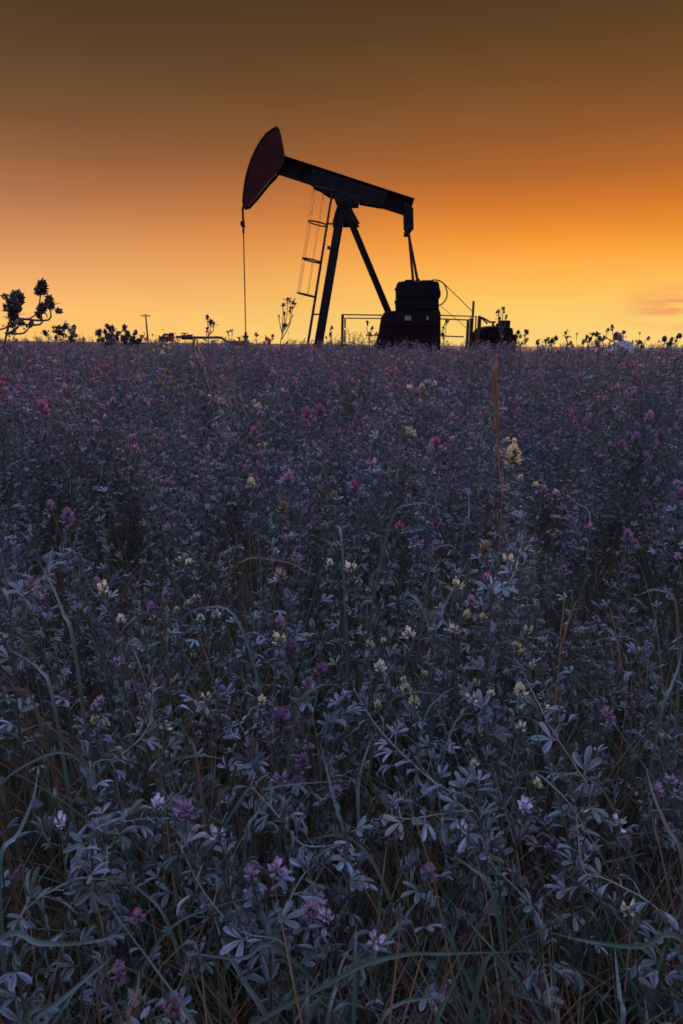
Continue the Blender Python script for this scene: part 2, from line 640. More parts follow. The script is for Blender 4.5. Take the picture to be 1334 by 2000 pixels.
# ladder with cage
lt, lb = P(651, 366), P(602, 668)
lb = lt + (lb - lt) * ((lt.z - 0.25) / (lt.z - lb.z))
ld = (lb - lt).normalized()
ls = ld.cross(V((0, 1, 0))).normalized()
if ls.x > 0: ls = -ls                                                       # away from the post
lad = G()
for s_ in (-0.22, 0.22):
    lad.beam(lt + V((0, s_, 0)), lb + V((0, s_, 0)), 0.03, 0.07)
for p0, p1 in (((641, 437), (658, 438)), ((612, 614), (627, 614)), ((627, 520), (645, 524))):
    if p0[0] == 627: continue
    for s_ in (-0.2, 0.2):
        lad.beam(P(*p0, PY + s_), P(*p1, PY + s_), 0.04, 0.05)
ladder = part('ladder', lad, 'rail', pj)
n_r = int((lb - lt).length / 0.3)
for i in range(1, n_r):
    g = G()
    c = lt + ld * i * 0.3
    cyl(g, c - V((0, 0.22, 0)), c + V((0, 0.22, 0)), 0.014, 6)
    part('rung', g, 'rail', pj, ladder)


def cage_pt(c, ang, r=0.34):
    """Point on a hoop whose mouth is at the ladder: 0 = furthest out."""
    cc = c + ls * 0.31
    return cc + ls * cos(ang) * r + V((0, 1, 0)) * sin(ang) * r


hoops = []
for (hx_, hy_, th) in ((649, 376, 0.02), (638, 441, 0.028), (625, 513, 0.03), (614, 580, 0.024)):
    k = (P(hx_, hy_) - lt).dot(ld)
    hoops.append(lt + ld * k)
    g = G()
    up_ = ld * -0.035
    c = hoops[-1]
    pts = [cage_pt(c, radians(a)) for a in range(-130, 131, 10)]
    pts = [c + V((0, -0.22, 0))] + pts + [c + V((0, 0.22, 0))]
    pts = [q + ls * 0.0 + ld * (-0.05 * (q - c).dot(ls)) for q in pts]
    g.tube(pts, th, 6)
    part('cage_hoop', g, 'rail', pj, ladder)
for a in (-95, -38, 0, 38, 95):
    g = G()
    for i in range(len(hoops) - 1):
        pa, pb = cage_pt(hoops[i], radians(a)), cage_pt(hoops[i + 1], radians(a))
        g.beam(pa, pb, 0.022, 0.014)
    part('cage_strap', g, 'rail', pj, ladder)
# bridle, carrier bar, polished rod
rx = P(477.5, 540).x
g = G()
for s_ in (-0.12, 0.12):
    g.tube([P(477, 392, PY + s_), V((rx - 0.01, PY + s_, P(478, 410).z)), V((rx, PY + s_ * 0.9, P(478, 437).z))], 0.022, 6)
part('bridle_cable', g, 'black', pj)
g = G()
z = P(478, 438).z
g.box((rx - 0.075, PY - 0.2, z - 0.07), (rx + 0.075, PY + 0.2, z + 0.07))
cyl(g, V((rx, PY, z - 0.3)), V((rx, PY, z + 0.2)), 0.04, 8)
part('carrier_bar', g, 'steel', pj, bevel=0.01)
g = G()
cyl(g, V((rx, PY, 0.9)), V((rx, PY, z)), 0.019, 8)
part('polished_rod', g, 'rail', pj)
# tail: equaliser bearing and pitman arms
g = G()
g.prism(PP([(788, 397), (806, 408), (807, 450), (797, 460), (789, 446)]), PY - 0.22, PY + 0.22)
g.box(P(797, 452) - V((0.09, 0.75, 0.08)), P(797, 452) + V((0.09, 0.75, 0.08)))
part('equalizer', g, 'steel', pj, bevel=0.02)
ccx = P(836, 600)
pin = P(812, 556)
for s_ in (-0.72, 0.72):
    g = G()
    g.tube([P(798, 455, PY + s_), V((pin.x, PY + s_, pin.z))], [0.04, 0.05], 8)
    part('pitman_arm', g, 'rail', pj)
for s_ in (-0.58, 0.58):
    g = G()
    c = V((ccx.x, PY + s_, ccx.z))
    q = V((pin.x, PY + s_, pin.z))
    d = (q - c).normalized()
    g.beam(c - d * 0.25, q + d * 0.12, 0.1, 0.24)
    ca = part('crank_arm', g, 'steel', pj, bevel=0.01)
    g = G()
    n = V((d.z, 0, -d.x))
    g.prism([c + d * 0.1 + n * 0.28, c + d * 0.62 + n * 0.3, c + d * 0.72, c + d * 0.62 - n * 0.3, c + d * 0.1 - n * 0.28],
            PY + s_ - (0.04 if s_ > 0 else 0.16), PY + s_ + (0.16 if s_ > 0 else 0.04))
    part('counterweight', g, 'steel', pj, ca, bevel=0.01)
g = G()
g.box((P(790, 600).x, PY - 0.42, 0.9), (P(848, 600).x, PY + 0.42, P(0, 565).z if False else P(820, 572).z))
cyl(g, V((ccx.x, PY - 0.6, ccx.z)), V((ccx.x, PY + 0.6, ccx.z)), 0.1)
g.box((P(786, 640).x, PY - 0.5, 0.22), (P(852, 640).x, PY + 0.5, 0.9))
part('gear_reducer', g, 'housing', pj, bevel=0.02)
# the boxed housing in front of the cranks: upper and lower halves
F0, F1 = PY - 1.45, PY - 0.86
g = G()
g.prism(PP([(778, 550), (790, 549), (792, 546), (806, 546), (808, 550), (820, 550), (823, 547), (845, 547), (848, 549), (857, 550), (859, 563), (861, 570),
            (861, 578), (857, 586), (858, 604), (775, 606), (774, 592), (772, 588), (775, 584), (775, 566), (772, 562), (775, 560)], F0), F0, F1)
uh = part('upper_housing', g, 'black', pj, bevel=0.02)
g = G()
for x in (785, 812, 838):
    g.beam(P(x, 552, F0 - 0.02), P(x, 604, F0 - 0.02), 0.03, 0.05)
g.beam(P(776, 577, F0 - 0.015), P(858, 577, F0 - 0.015), 0.026, 0.04)
part('stiffening_rib', g, 'black', pj, uh)
g = G()
bot = [P(860, 672, F0), P(734, 672, F0)]
top = PP([(735, 668), (741, 648), (746, 618), (752, 609), (762, 607), (773, 607), (774, 604), (858, 603), (861, 612), (861, 668)], F0)
x0, x1 = P(734, 672, F0).x, P(861, 672, F0).x
g.prism(top + [V((x1, 0, 0.05)), V((x0 - 0.05, 0, 0.05))], F0 + 0.02, F1 + 0.02)
lh = part('lower_housing', g, 'housing', pj, bevel=0.02)
g = G()
for x in (770, 800, 830):
    g.beam(P(x, 612, F0), V((P(x, 612, F0).x, F0, 0.1)), 0.04, 0.05)
g.beam(P(750, 634, F0), P(859, 634, F0), 0.05, 0.05)
part('stiffening_rib', g, 'housing', pj, lh)
g = G()
a, b = P(790, 626, F0), P(803, 617, F0)
g.box((a.x, F0 - 0.05, a.z), (b.x, F0 - 0.03, b.z))
part('name_plate', g, 'plate', pj, lh)
g = G()
a, b = P(832, 625, F0), P(837, 618, F0)
g.box((a.x, F0 - 0.05, a.z), (b.x, F0 - 0.03, b.z))
part('dial_plate', g, 'plate', pj, lh)
g = G()
yy = F1 - 0.2
hp = [(838, 549), (848, 546.5), (858, 548), (866, 553), (871, 561), (873.5, 571), (873, 580), (869, 588), (863, 594), (856, 597)]
g.tube([P(a, b, yy) for a, b in hp], 0.021, 6)
part('hose', g, 'black', pj, smooth=True)
g = G()
g.tube([P(867, 554, yy), P(896, 582, yy + 0.1), P(925, 611, yy + 0.3)], 0.014, 5)
part('stay_cable', g, 'rail', pj)
g = G()
g.tube([P(860, 598, yy), P(876, 610, yy + 0.1), P(910, 640, yy + 0.3)], 0.009, 5)
part('stay_cable', g, 'rail', pj)

# wellhead under the rod
g = G()
wh = thing('wellhead', V((rx, PY, 0)), 'squat dark wellhead at the foot of the thin polished rod', 'wellhead')
cyl(g, V((rx, PY, 0.02)), V((rx, PY, 0.75)), 0.11, 12)
cyl(g, V((rx, PY, 0.75)), V((rx, PY, 0.83)), 0.2, 12)
part('casing', g, 'pipe', wh)
g = G()
cyl(g, V((rx, PY, 0.83)), V((rx, PY, 1.2)), 0.075, 12)
cyl(g, V((rx, PY, 1.2)), V((rx, PY, 1.27)), 0.11, 12)
cyl(g, V((rx, PY, 1.27)), V((rx, PY, 1.38)), 0.05, 12)
part('stuffing_box', g, 'pipe', wh)
g = G()
cyl(g, V((rx - 0.42, PY, 0.98)), V((rx + 0.28, PY, 0.98)), 0.045, 8)
cyl(g, V((rx - 0.24, PY, 0.98)), V((rx - 0.24, PY, 1.2)), 0.03, 8)
ring(g, V((rx - 0.24, PY, 1.2)), 0.09, 0.015, (0, 0, 1), 12, 5)
part('side_valve', g, 'pipe', wh)

# flowline with valves to the left
FY = 25.0
fl = thing('flowline', V((P(370, 672, FY).x, FY, 0)), 'raised dark flowline pipe with valves on short legs left of the wellhead', 'pipeline')
g = G()
pts = [(344, 658), (372, 659), (400, 659.5), (425, 659), (433, 660), (438, 664), (444, 667.5), (455, 668.5), (477, 668)]
g.tube([P(a, b, FY) for a, b in pts], 0.045, 8)
part('pipe', g, 'pipe', fl, smooth=True)
g = G()
g.tube([P(a, b, FY) for a, b in ((355, 658.5), (376, 658.8))], 0.085, 10)
part('valve', g, 'pipe', fl)
for cx_, r_, zt in ((360, 0.12, 651), (372, 0.1, 654)):
    g = G()
    g.tube([P(cx_, 658, FY), P(cx_, zt, FY)], 0.03, 6)
    ring(g, P(cx_, zt, FY), r_, 0.016, (0, 0, 1), 12, 5)
    part('handwheel', g, 'pipe', fl)
g = G()
a, b = P(313, 667, FY), P(342, 657, FY)
g.box((a.x, FY - 0.22, a.z), (b.x, FY + 0.22, b.z))
a, b = P(332, 658, FY), P(341, 650, FY)
g.box((a.x, FY - 0.12, a.z), (b.x, FY + 0.12, b.z))
g.tube([P(313, 662, FY), P(322, 653, FY), P(334, 655, FY)], 0.05, 6)
part('valve_box', g, 'pipe', fl, bevel=0.015)
for x_, mt in ((315, 'pipe'), (325, 'lit_leg'), (379, 'lit_leg')):
    g = G()
    a = P(x_, 662, FY)
    g.box((a.x - 0.05, FY - 0.05, 0.0), (a.x + 0.05, FY + 0.05, a.z))
    part('leg', g, mt, fl)


# ------------------------------------------------------------------ guard rails
def railing(label, posts, rails, thick=0.022, y=PY):
    a = P(posts[0][0], posts[0][1], y)
    t = thing('guard_rail', V((a.x, y, 0)), label, 'railing', 'tube railings around the pumpjack')
    for (x, yt, w, dy) in posts:
        g = G()
        q = P(x, yt, y + dy)
        g.box((q.x - w, y + dy - w, 0), (q.x + w, y + dy + w, q.z))
        part('post', g, 'rail', t)
    for r_ in rails:
        g = G()
        g.tube([P(a, b, y + dy) for a, b, dy in r_], thick, 6)
        part('rail', g, 'rail', t)
    return t


railing('rusty tube railing with one thick post left of the dark housing', [(669, 615, 0.045, -1.6), (674, 621.5, 0.03, 1.4)],
        [[(667, 614.5, -1.6), (746, 615.5, -1.6)], [(673, 621.5, 1.4), (746, 622, 1.4)], [(715, 655, -1.6), (738, 655, -1.6)],
         [(669, 615, -1.6), (674, 622, 1.4)], [(669, 640, -1.6), (674, 644, 1.4)]])
railing('rusty tube railing with a tall pole between the dark housing and the engine',
        [(913, 625, 0.022, -1.3), (916, 624, 0.022, -0.7), (920, 620, 0.03, 0), (925, 588, 0.035, 0.3), (930, 617, 0.022, 1.0)],
        [[(860, 616, -1.5), (896, 617, -1.5), (930, 618, 1.0)], [(861, 623, -1.5), (913, 625, -1.3)], [(861, 656, -1.5), (906, 658, -1.4)],
         [(913, 625, -1.3), (925, 619, 0.3)]])
railing('short railing with a slanting top tube beside the engine', [(936, 617, 0.04, -0.8), (939, 618, 0.025, 0.6)],
        [[(936, 617.5, -0.8), (949, 624, -0.7), (958, 630, -0.6)], [(936, 617.5, -0.8), (939, 618, 0.6)], [(939, 620, 0.6), (952, 632, 0.4)]], 0.03)

# engine right of the railing
ex = P(970, 672).x
en = thing('engine', V((ex, PY, 0)), 'dark pump engine with a rounded cover and square stack right of the railing', 'engine')
g = G()
prof = [(933, 672), (934, 660), (936, 649), (942, 641), (950, 637), (966, 636), (985, 637), (1002, 641), (1003, 652), (1004, 672)]
y0_, y1_ = PY - 0.8, PY + 0.5
poly = [P(a, b, y0_) for a, b in prof]
poly[0].z = 0.1; poly[-1].z = 0.1
g.prism(poly, y0_, y1_)
part('crankcase', g, 'housing', en, bevel=0.03)
g = G()
a, b = P(978, 640, y0_), P(998, 625.5, y0_)
g.box((a.x, y0_ + 0.05, a.z), (b.x, y0_ + 0.55, b.z))
part('exhaust_stack', g, 'housing', en, bevel=0.02)
g = G()
a, b = P(1000, 672, y0_), P(1009, 653, y0_)
g.box((a.x, y0_ - 0.1, 0.1), (b.x, y0_ + 0.8, b.z))
part('belt_guard', g, 'housing', en, bevel=0.02)
g = G()
g.tube([P(963, 640, y0_ + 0.2), P(963, 628, y0_ + 0.2)], [0.05, 0.035], 8)
g.tube([P(958, 629, y0_ + 0.2), P(968, 629, y0_ + 0.2)], 0.03, 6)
g.tube([P(970, 640, y0_ + 0.4), P(970.5, 632, y0_ + 0.4)], 0.035, 6)
part('breather_pipe', g, 'pipe', en)
g = G()
ring(g, P(958, 655, y0_ - 0.06), 0.26, 0.03, (0, 1, 0), 20, 6)
for k in range(4):
    d = V((cos(k * pi / 4), 0, sin(k * pi / 4))) * 0.25
    c = P(958, 655, y0_ - 0.06)
    g.tube([c - d, c + d], 0.018, 5)
part('flywheel', g, 'housing', en)

# utility pole far off
uy = 140.0
a = at(287.5, 672, uy)
up_ = thing('utility_pole', V((a.x, uy, 0)), 'distant utility pole with a single crossarm on the left horizon', 'utility pole')
zt = at(287.5, 613.5, uy).z
g = G()
g.tube([V((a.x + 0.25, uy, -0.3)), V((a.x, uy, zt))], [0.19, 0.13], 8)
part('pole', g, 'wood', up_)
g = G()
zc = at(287.5, 617, uy).z
g.box((a.x - 0.95, uy - 0.07, zc - 0.09), (a.x + 0.95, uy + 0.07, zc + 0.07))
part('crossarm', g, 'wood', up_)
for k in (-0.85, -0.4, 0.4, 0.85):
    g = G()
    g.tube([V((a.x + k, uy, zc + 0.07)), V((a.x + k, uy, zc + 0.3))], 0.045, 6)
    part('insulator', g, 'pipe', up_)


# ------------------------------------------------------------------ plants: building blocks
def leaflet(L_, W_, fold, curl, rng, g, mat, rows=4):
    """Oblong leaflet folded along its midrib; margin attribute 1 on its edges."""
    prof = [0.0, 0.50, 0.86, 1.0, 0.72, 0.0] if rows == 4 else [0, 0.9, 0.9, 0]
    xs_ = [0.0, 0.24, 0.48, 0.74, 0.93, 1.0] if rows == 4 else [0, 1 / 3, 2 / 3, 1]
    n = len(prof) - 1
    vs_, mg = [(0, 0, 0)], [0.2]
    cf, sf = cos(fold), sin(fold)
    x, z, an = 0.0, 0.0, 0.0
    for i in range(1, n):
        an = -curl * i / n
        x += cos(an) * L_ * (xs_[i] - xs_[i - 1])
        z += sin(an) * L_ * (xs_[i] - xs_[i - 1])
        w = W_ / 2 * prof[i]
        vs_ += [(x, w * cf, z + w * sf), (x, 0, z), (x, -w * cf, z + w * sf)]
        mg += [1.0, 0.15, 1.0]
    x += cos(an) * L_ * (xs_[n] - xs_[n - 1])
    z += sin(an) * L_ * (xs_[n] - xs_[n - 1])
    vs_.append((x, 0, z))
    mg.append(0.8)
    fs = [(0, 2, 1), (0, 3, 2)]
    for i in range(n - 2):
        a = 1 + i * 3
        fs += [(a, a + 1, a + 4, a + 3), (a + 1, a + 2, a + 5, a + 4)]
    a = 1 + (n - 2) * 3
    t_ = len(vs_) - 1
    fs += [(a, a + 1, t_), (a + 1, a + 2, t_)]
    gg = G()
    gg.add(vs_, fs, 0, mg)
    g.merge(gg, mat, 0)


def make_leaf(rng, kind):
    """Three leaflets on a short stalk; along +X, +Z up. Materials: 0 leaf, 1 stem."""
    g = G()
    pl = rng.uniform(0.006, 0.020)
    rise = rng.uniform(-0.1, 0.5)
    tip = V((pl * cos(rise), 0, pl * sin(rise)))
    g.tube([(0, 0, 0), tip * 0.5 + V((0, 0, 0.001)), tip], 0.0007, 3, 1, cap=False)
    L_ = rng.uniform(0.017, 0.026)
    W_ = L_ * rng.uniform(0.30, 0.40)
    spread = {'open': radians(rng.uniform(30, 52)), 'folded': radians(rng.uniform(12, 25)), 'droop': radians(rng.uniform(8, 36)), 'bud': radians(8)}[kind]
    pit = {'open': rng.uniform(-0.2, 0.35), 'folded': rng.uniform(0.1, 0.8), 'droop': rng.uniform(-1.2, -0.25), 'bud': 1.0}[kind]
    fold = {'open': rng.uniform(0.3, 0.8), 'folded': rng.uniform(0.8, 1.25), 'droop': rng.uniform(0.5, 1.05), 'bud': 1.2}[kind]
    if kind == 'bud':
        L_ *= 0.6; W_ *= 0.7
    for k, a in ((0, 0), (1, spread), (-1, -spread)):
        m = Matrix.Translation(tip) @ Matrix.Rotation(a + rng.uniform(-0.12, 0.12), 4, 'Z') @ Matrix.Rotation(-(pit + rng.uniform(-0.15, 0.15)), 4, 'Y') \
            @ Matrix.Rotation(rng.uniform(-0.3, 0.3) + k * 0.25, 4, 'X')
        leaflet(L_ * (1.08 if k == 0 else 0.95), W_, fold, rng.uniform(0.0, 1.1), rng, g, m)
    return g


def make_raceme(rng, n, length, floret=0.0085, spread=1.0, droop=0.0):
    """A head of pea flowers round a short axis, +Z up. Materials: 0 petal, 1 calyx/stem."""
    g = G()
    g.tube([(0, 0, 0), (0, 0, length)], [0.0011, 0.0006], 4, 1, cap=False)
    for i in range(n):
        t = i / max(1, n - 1)
        z = length * (0.12 + 0.88 * t)
        a = i * 2.39996 + rng.uniform(-0.3, 0.3)
        e = (-0.15 + 1.05 * t) * spread + rng.uniform(-0.35, 0.3) - droop * (1 - t)
        m = Matrix.Translation((0, 0, z)) @ Matrix.Rotation(a, 4, 'Z') @ Matrix.Rotation(-e, 4, 'Y') @ Matrix.Rotation(rng.uniform(-0.4, 0.4), 4, 'X')
        s = floret * rng.uniform(0.85, 1.15)
        f = G()
        f.tube([(0, 0, 0), (s * 0.35, 0, 0), (s * 0.6, 0, 0)], [s * 0.05, s * 0.15, s * 0.17], 4, 1, cap=False)      # calyx
        f.tube([(s * 0.5, 0, -s * 0.02), (s * 0.95, 0, -s * 0.06), (s * 1.15, 0, 0)], [s * 0.12, s * 0.15, s * 0.03], 4, 0)  # keel and wings
        w = s * 0.30
        f.add([(s * 0.5, 0, s * 0.1), (s * 0.9, w, s * 0.30), (s * 0.95, 0, s * 0.22), (s * 0.9, -w, s * 0.30), (s * 1.30, w * 0.8, s * 0.62), (s * 1.38, 0, s * 0.55), (s * 1.30, -w * 0.8, s * 0.62)],
              [(0, 2, 1), (0, 3, 2), (1, 2, 5, 4), (2, 3, 6, 5)], 0)                                                   # banner
        g.merge(f, m)
    return g


def make_budhead(rng, n, r=0.008):
    """A tight unopened or seeding head: pointed scales round an egg."""
    g = G()
    g.tube([(0, 0, 0), (0, 0, r)], 0.0011, 4, 1, cap=False)
    for i in range(n):
        t = i / n
        a = i * 2.39996
        z = r * (0.2 + 1.6 * t)
        rr = r * sin(pi * (0.15 + 0.8 * t)) * 0.9
        m = Matrix.Translation((rr * cos(a) * 0.5, rr * sin(a) * 0.5, z)) @ Matrix.Rotation(a, 4, 'Z') @ Matrix.Rotation(-(-0.3 + 1.2 * t + rng.uniform(-.4, .4)), 4, 'Y')
        f = G()
        s = r * rng.uniform(0.55, 1.0)
        f.tube([(0, 0, 0), (s * 0.45, 0, 0), (s * 1.15, 0, s * 0.1)], [s * 0.15, s * 0.34, s * 0.08], 4, 0)
        g.merge(f, m)
    return g


RNG = random.Random(7)
LEAF_G = [make_leaf(RNG, k) for k in ('open', 'open', 'droop', 'droop', 'droop', 'droop', 'folded', 'folded', 'folded', 'folded')]
BUD_G = [make_leaf(RNG, 'bud') for _ in range(2)]
LEAF_ALL = LEAF_G + BUD_G
LEAF_ME = [g.mesh('leaf', ['leaf', 'stem'], smooth=False) for g in LEAF_ALL]
RAC_G = [make_raceme(RNG, 18, 0.010), make_raceme(RNG, 24, 0.014), make_raceme(RNG, 11, 0.008, 0.0095, 0.8), make_raceme(RNG, 6, 0.007, 0.011, 0.7),
         make_raceme(RNG, 28, 0.024, 0.009, 1.0, 0.3)]
BUDH_G = [make_budhead(RNG, 34, 0.007), make_budhead(RNG, 52, 0.0085)]
PET = ['purple', 'magenta', 'pink', 'yellow', 'tan', 'white_petal']
RAC_ME = {c: [g.mesh('flower_head', [c, 'calyx'], smooth=False) for g in RAC_G] for c in PET}
BUDH_ME = [g.mesh('bud_head', ['bud', 'stem']) for g in BUDH_G]


def bez(p0, p1, p2, n):
    return [p0 * (1 - t) ** 2 + p1 * 2 * t * (1 - t) + p2 * t * t for t in [i / n for i in range(n + 1)]]


def smooth_path(pts, k=4):
    """Catmull-Rom through the points."""
    pts = [V(p) for p in pts]
    if len(pts) < 3:
        return [pts[0].lerp(pts[-1], i / k) for i in range(k + 1)]
    q = [pts[0] * 2 - pts[1]] + pts + [pts[-1] * 2 - pts[-2]]
    out = []
    for i in range(1, len(q) - 2):
        for j in range(k):
            t = j / k
            a, b, c, d = q[i - 1:i + 3]
            out.append(0.5 * ((2 * b) + (c - a) * t + (2 * a - 5 * b + 4 * c - d) * t * t + (3 * b - a - 3 * c + d) * t ** 3))
    out.append(pts[-1])
    return out


def frame(d, up=V((0, 0, 1))):
    """Matrix with +X along d, +Z as near up as it goes."""
    x = d.normalized()
    y = up.cross(x)
    y = y.normalized() if y.length > 1e-5 else x.orthogonal().normalized()
    z = x.cross(y)
    return Matrix((x, y, z)).transposed().to_4x4()


class Plant:
    """What one stem is made of: tubes, leaves (variant, matrix) and heads (kind, variant, matrix)."""

    def __init__(s):
        s.stems, s.leaves, s.heads = [], [], []

    def leaf(s, rng, p, d, sc=1.0, young=False):
        v = rng.randrange(len(LEAF_G), len(LEAF_ALL)) if young else rng.randrange(len(LEAF_G))
        s.leaves.append((v, Matrix.Translation(p) @ frame(d) @ Matrix.Rotation(rng.uniform(-.4, .4), 4, 'X') @ Matrix.Scale(sc, 4)))

    def head(s, rng, p, d, kind, sc=1.0, v=None):
        q = V((0, 0, 1)).rotation_difference(d.normalized()).to_matrix().to_4x4()
        if v is None:
            v = rng.randrange(2) if kind == 'bud' else rng.randrange(3)
        s.heads.append((kind, v, Matrix.Translation(p) @ q @ Matrix.Rotation(rng.uniform(0, 6.28), 4, 'Z') @ Matrix.Scale(sc, 4)))

    def grow(s, rng, path, r=0.0013, step=0.030, start=0.25, lscale=1.0, branch=0.35, heads=None, hscale=1.0, apex=None, blen=0.08):
        """Leaves alternate along the path; branchlets with their own leaves near the top; a head or young leaves at the tip."""
        s.stems.append((path, r))
        Ls = [0.0]
        for a, b in zip(path[:-1], path[1:]):
            Ls.append(Ls[-1] + (b - a).length)
        T = Ls[-1]

        def pt(l):
            for i in range(len(path) - 1):
                if l <= Ls[i + 1] or i == len(path) - 2:
                    k = (l - Ls[i]) / max(1e-6, Ls[i + 1] - Ls[i])
                    return path[i].lerp(path[i + 1], min(1, k)), (path[i + 1] - path[i]).normalized()

        ph = rng.uniform(0, 6.28)
        l = T * start
        while l < T - 0.008:
            p, d = pt(l)
            t = l / T
            side = d.orthogonal().normalized()
            side = Matrix.Rotation(ph, 3, d) @ side
            ph += pi + rng.uniform(-0.9, 0.9)
            od = (side + d * rng.uniform(0.2, 0.9)).normalized()
            if branch and t > 0.35 and rng.random() < branch:
                bl_ = blen * rng.uniform(0.6, 1.2)
                e = p + (side * 0.6 + d * 0.7 + V((0, 0, 0.25))).normalized() * bl_
                mid = p + side * bl_ * 0.45 + d * bl_ * 0.25
                bp = bez(p, mid, e, 3)
                s.stems.append((bp, r * 0.6))
                for k in (1, 2):
                    bd_ = (bp[k + 1] - bp[k]).normalized()
                    for sg in (1, -1):
                        if rng.random() < 0.75:
                            sd_ = Matrix.Rotation(rng.uniform(0, 6.28), 3, bd_) @ bd_.orthogonal().normalized()
                            s.leaf(rng, bp[k], (sd_ + bd_ * 0.6), lscale * rng.uniform(0.6, 0.95))
                td = (bp[-1] - bp[-2]).normalized()
                if heads and rng.random() < 0.55:
                    s.head(rng, bp[-1], (td + V((0, 0, 0.5))), rng.choice(heads), hscale * rng.uniform(0.65, 1.0))
                else:
                    for _ in range(3):
                        s.leaf(rng, bp[-1], td + V((rng.uniform(-.5, .5), rng.uniform(-.5, .5), rng.uniform(-.1, .6))), lscale * 0.8, True)
            s.leaf(rng, p, od, lscale * rng.uniform(0.75, 1.15) * (1.0 - 0.25 * t))
            l += step * rng.uniform(0.7, 1.3) * (1.15 - 0.45 * t)
        td = (path[-1] - path[-2]).normalized()
        if apex:
            k, sc, v = apex
            s.head(rng, path[-1], td + V((0, 0, 0.3)), k, sc, v)
            for _ in range(2):
                s.leaf(rng, path[-1] - td * 0.012, td * 0.3 + V((rng.uniform(-1, 1), rng.uniform(-1, 1), 0.1)), lscale * 0.7)
        else:
            for q_ in range(3):
                s.leaf(rng, path[-1] - td * 0.006 * q_, td * rng.uniform(0.2, 1.0) + V((rng.uniform(-.9, .9), rng.uniform(-.9, .9), rng.uniform(-.5, .5))), lscale * rng.uniform(0.6, 0.95), rng.random() < 0.5)

    def stem_g(s, origin=V((0, 0, 0)), n=5):
        g = G()
        for path, r in s.stems:
            k = len(path) - 1
            g.tube([p - origin for p in path], [r * (1.25 - 0.6 * i / k) for i in range(k + 1)], n, 0, cap=False)
        return g

    def objects(s, name, root_loc, label, cat, group=None):
        """One thing: a stem mesh that carries its leaves and heads as children."""
        root = link(name, None)
        root.empty_display_size = 0.05
        root.location = root_loc
        tag(root, label, cat, group)
        link('stem', s.stem_g(root_loc).mesh('stem', 'stem', smooth=True), root)
        inv = Matrix.Translation(-root_loc)
        for v, m in s.leaves:
            link('leaf', LEAF_ME[v], root, inv @ m)
        for k, v, m in s.heads:
            if k == 'bud':
                link('bud_head', BUDH_ME[v], root, inv @ m)
            else:
                link('flower_head', RAC_ME[k][v], root, inv @ m)
        return root

    def joined(s, lod=False):
        g = G()
        g.merge(s.stem_g(n=3), Matrix.Identity(4), 1)
        for v, m in s.leaves:
            g.merge(LEAF_ALL[v], m)
        for k, v, m in s.heads:
            src = BUDH_G[v] if k == 'bud' else RAC_G[v]
            mi = 2 + HK.index(k)
            b = len(g.mi)
            g.merge(src, m)
            g.mi[b:] = [mi if q == 0 else 1 for q in src.mi]
        return g


HK = ['purple', 'magenta', 'pink', 'yellow', 'tan', 'white_petal', 'bud']
PMATS = ['leaf', 'stem'] + HK


def canopy(x, y):
    """Height of the tops of the crop above the ground."""
    d = sqrt(x * x + y * y)
    def ss(a, b, v):
        t = max(0, min(1, (v - a) / (b - a)))
        return t * t * (3 - 2 * t)
    h = 0.36 + 0.30 * ss(0.55, 1.25, d) + 0.16 * ss(1.2, 2.6, d) + 0.05 * ss(2.5, 8, d)
    if d > 8: h -= 0.12 * ss(10, 22, d)
    n1 = noise.noise(V((x * 2.1, y * 2.1, 5)))
    n2 = noise.noise(V((x * 5.3, y * 5.3, 9)))
    n0 = noise.noise(V((x * 1.1, y * 1.1, 15)))
    n3 = noise.noise(V((x * 1.1, y * 0.5, 15)))
    h += ((0.20 * n1 + 0.10 * n0) * min(1, d * 0.8) if d < 5 else 0.13 * n1 + 0.08 * n3) + 0.05 * n2
    for cx_, cy_, r_, dp in ((0.43, 1.36, 0.22, 0.26), (-0.36, 1.42, 0.22, 0.20), (0.13, 1.28, 0.13, 0.18), (0.12, 0.95, 0.12, 0.13), (0.55, 2.1, 0.2, 0.12), (-0.62, 1.15, 0.15, 0.14)):
        h -= dp * exp(-((x - cx_) ** 2 + (y - cy_) ** 2) / (r_ * r_))
    if d > 4:
        h += 0.07 * noise.noise(V((x * 0.7, y * 0.7, 25)))
    return min(h, 0.96)


def hit(px, py, extra=0.0):
    """Where the line of sight through this point meets the tops of the crop."""
    d = ray(px, py)
    d = d / d.y
    y = 0.3
    while y < 30:
        p = CAM_POS + d * y
        if p.z < canopy(p.x, p.y) + extra:
            return p
        y += 0.01
    return p


def stem_path(rng, base, tip, bow=0.15, n=7):
    h = (tip - base).length
    mid = base.lerp(tip, 0.55) + V((rng.uniform(-1, 1), rng.uniform(-1, 1), rng.uniform(0.0, 0.6))) * bow * h
    return [p + V((rng.uniform(-1, 1), rng.uniform(-1, 1), 0)) * 0.003 for p in bez(base, mid, tip, n)]


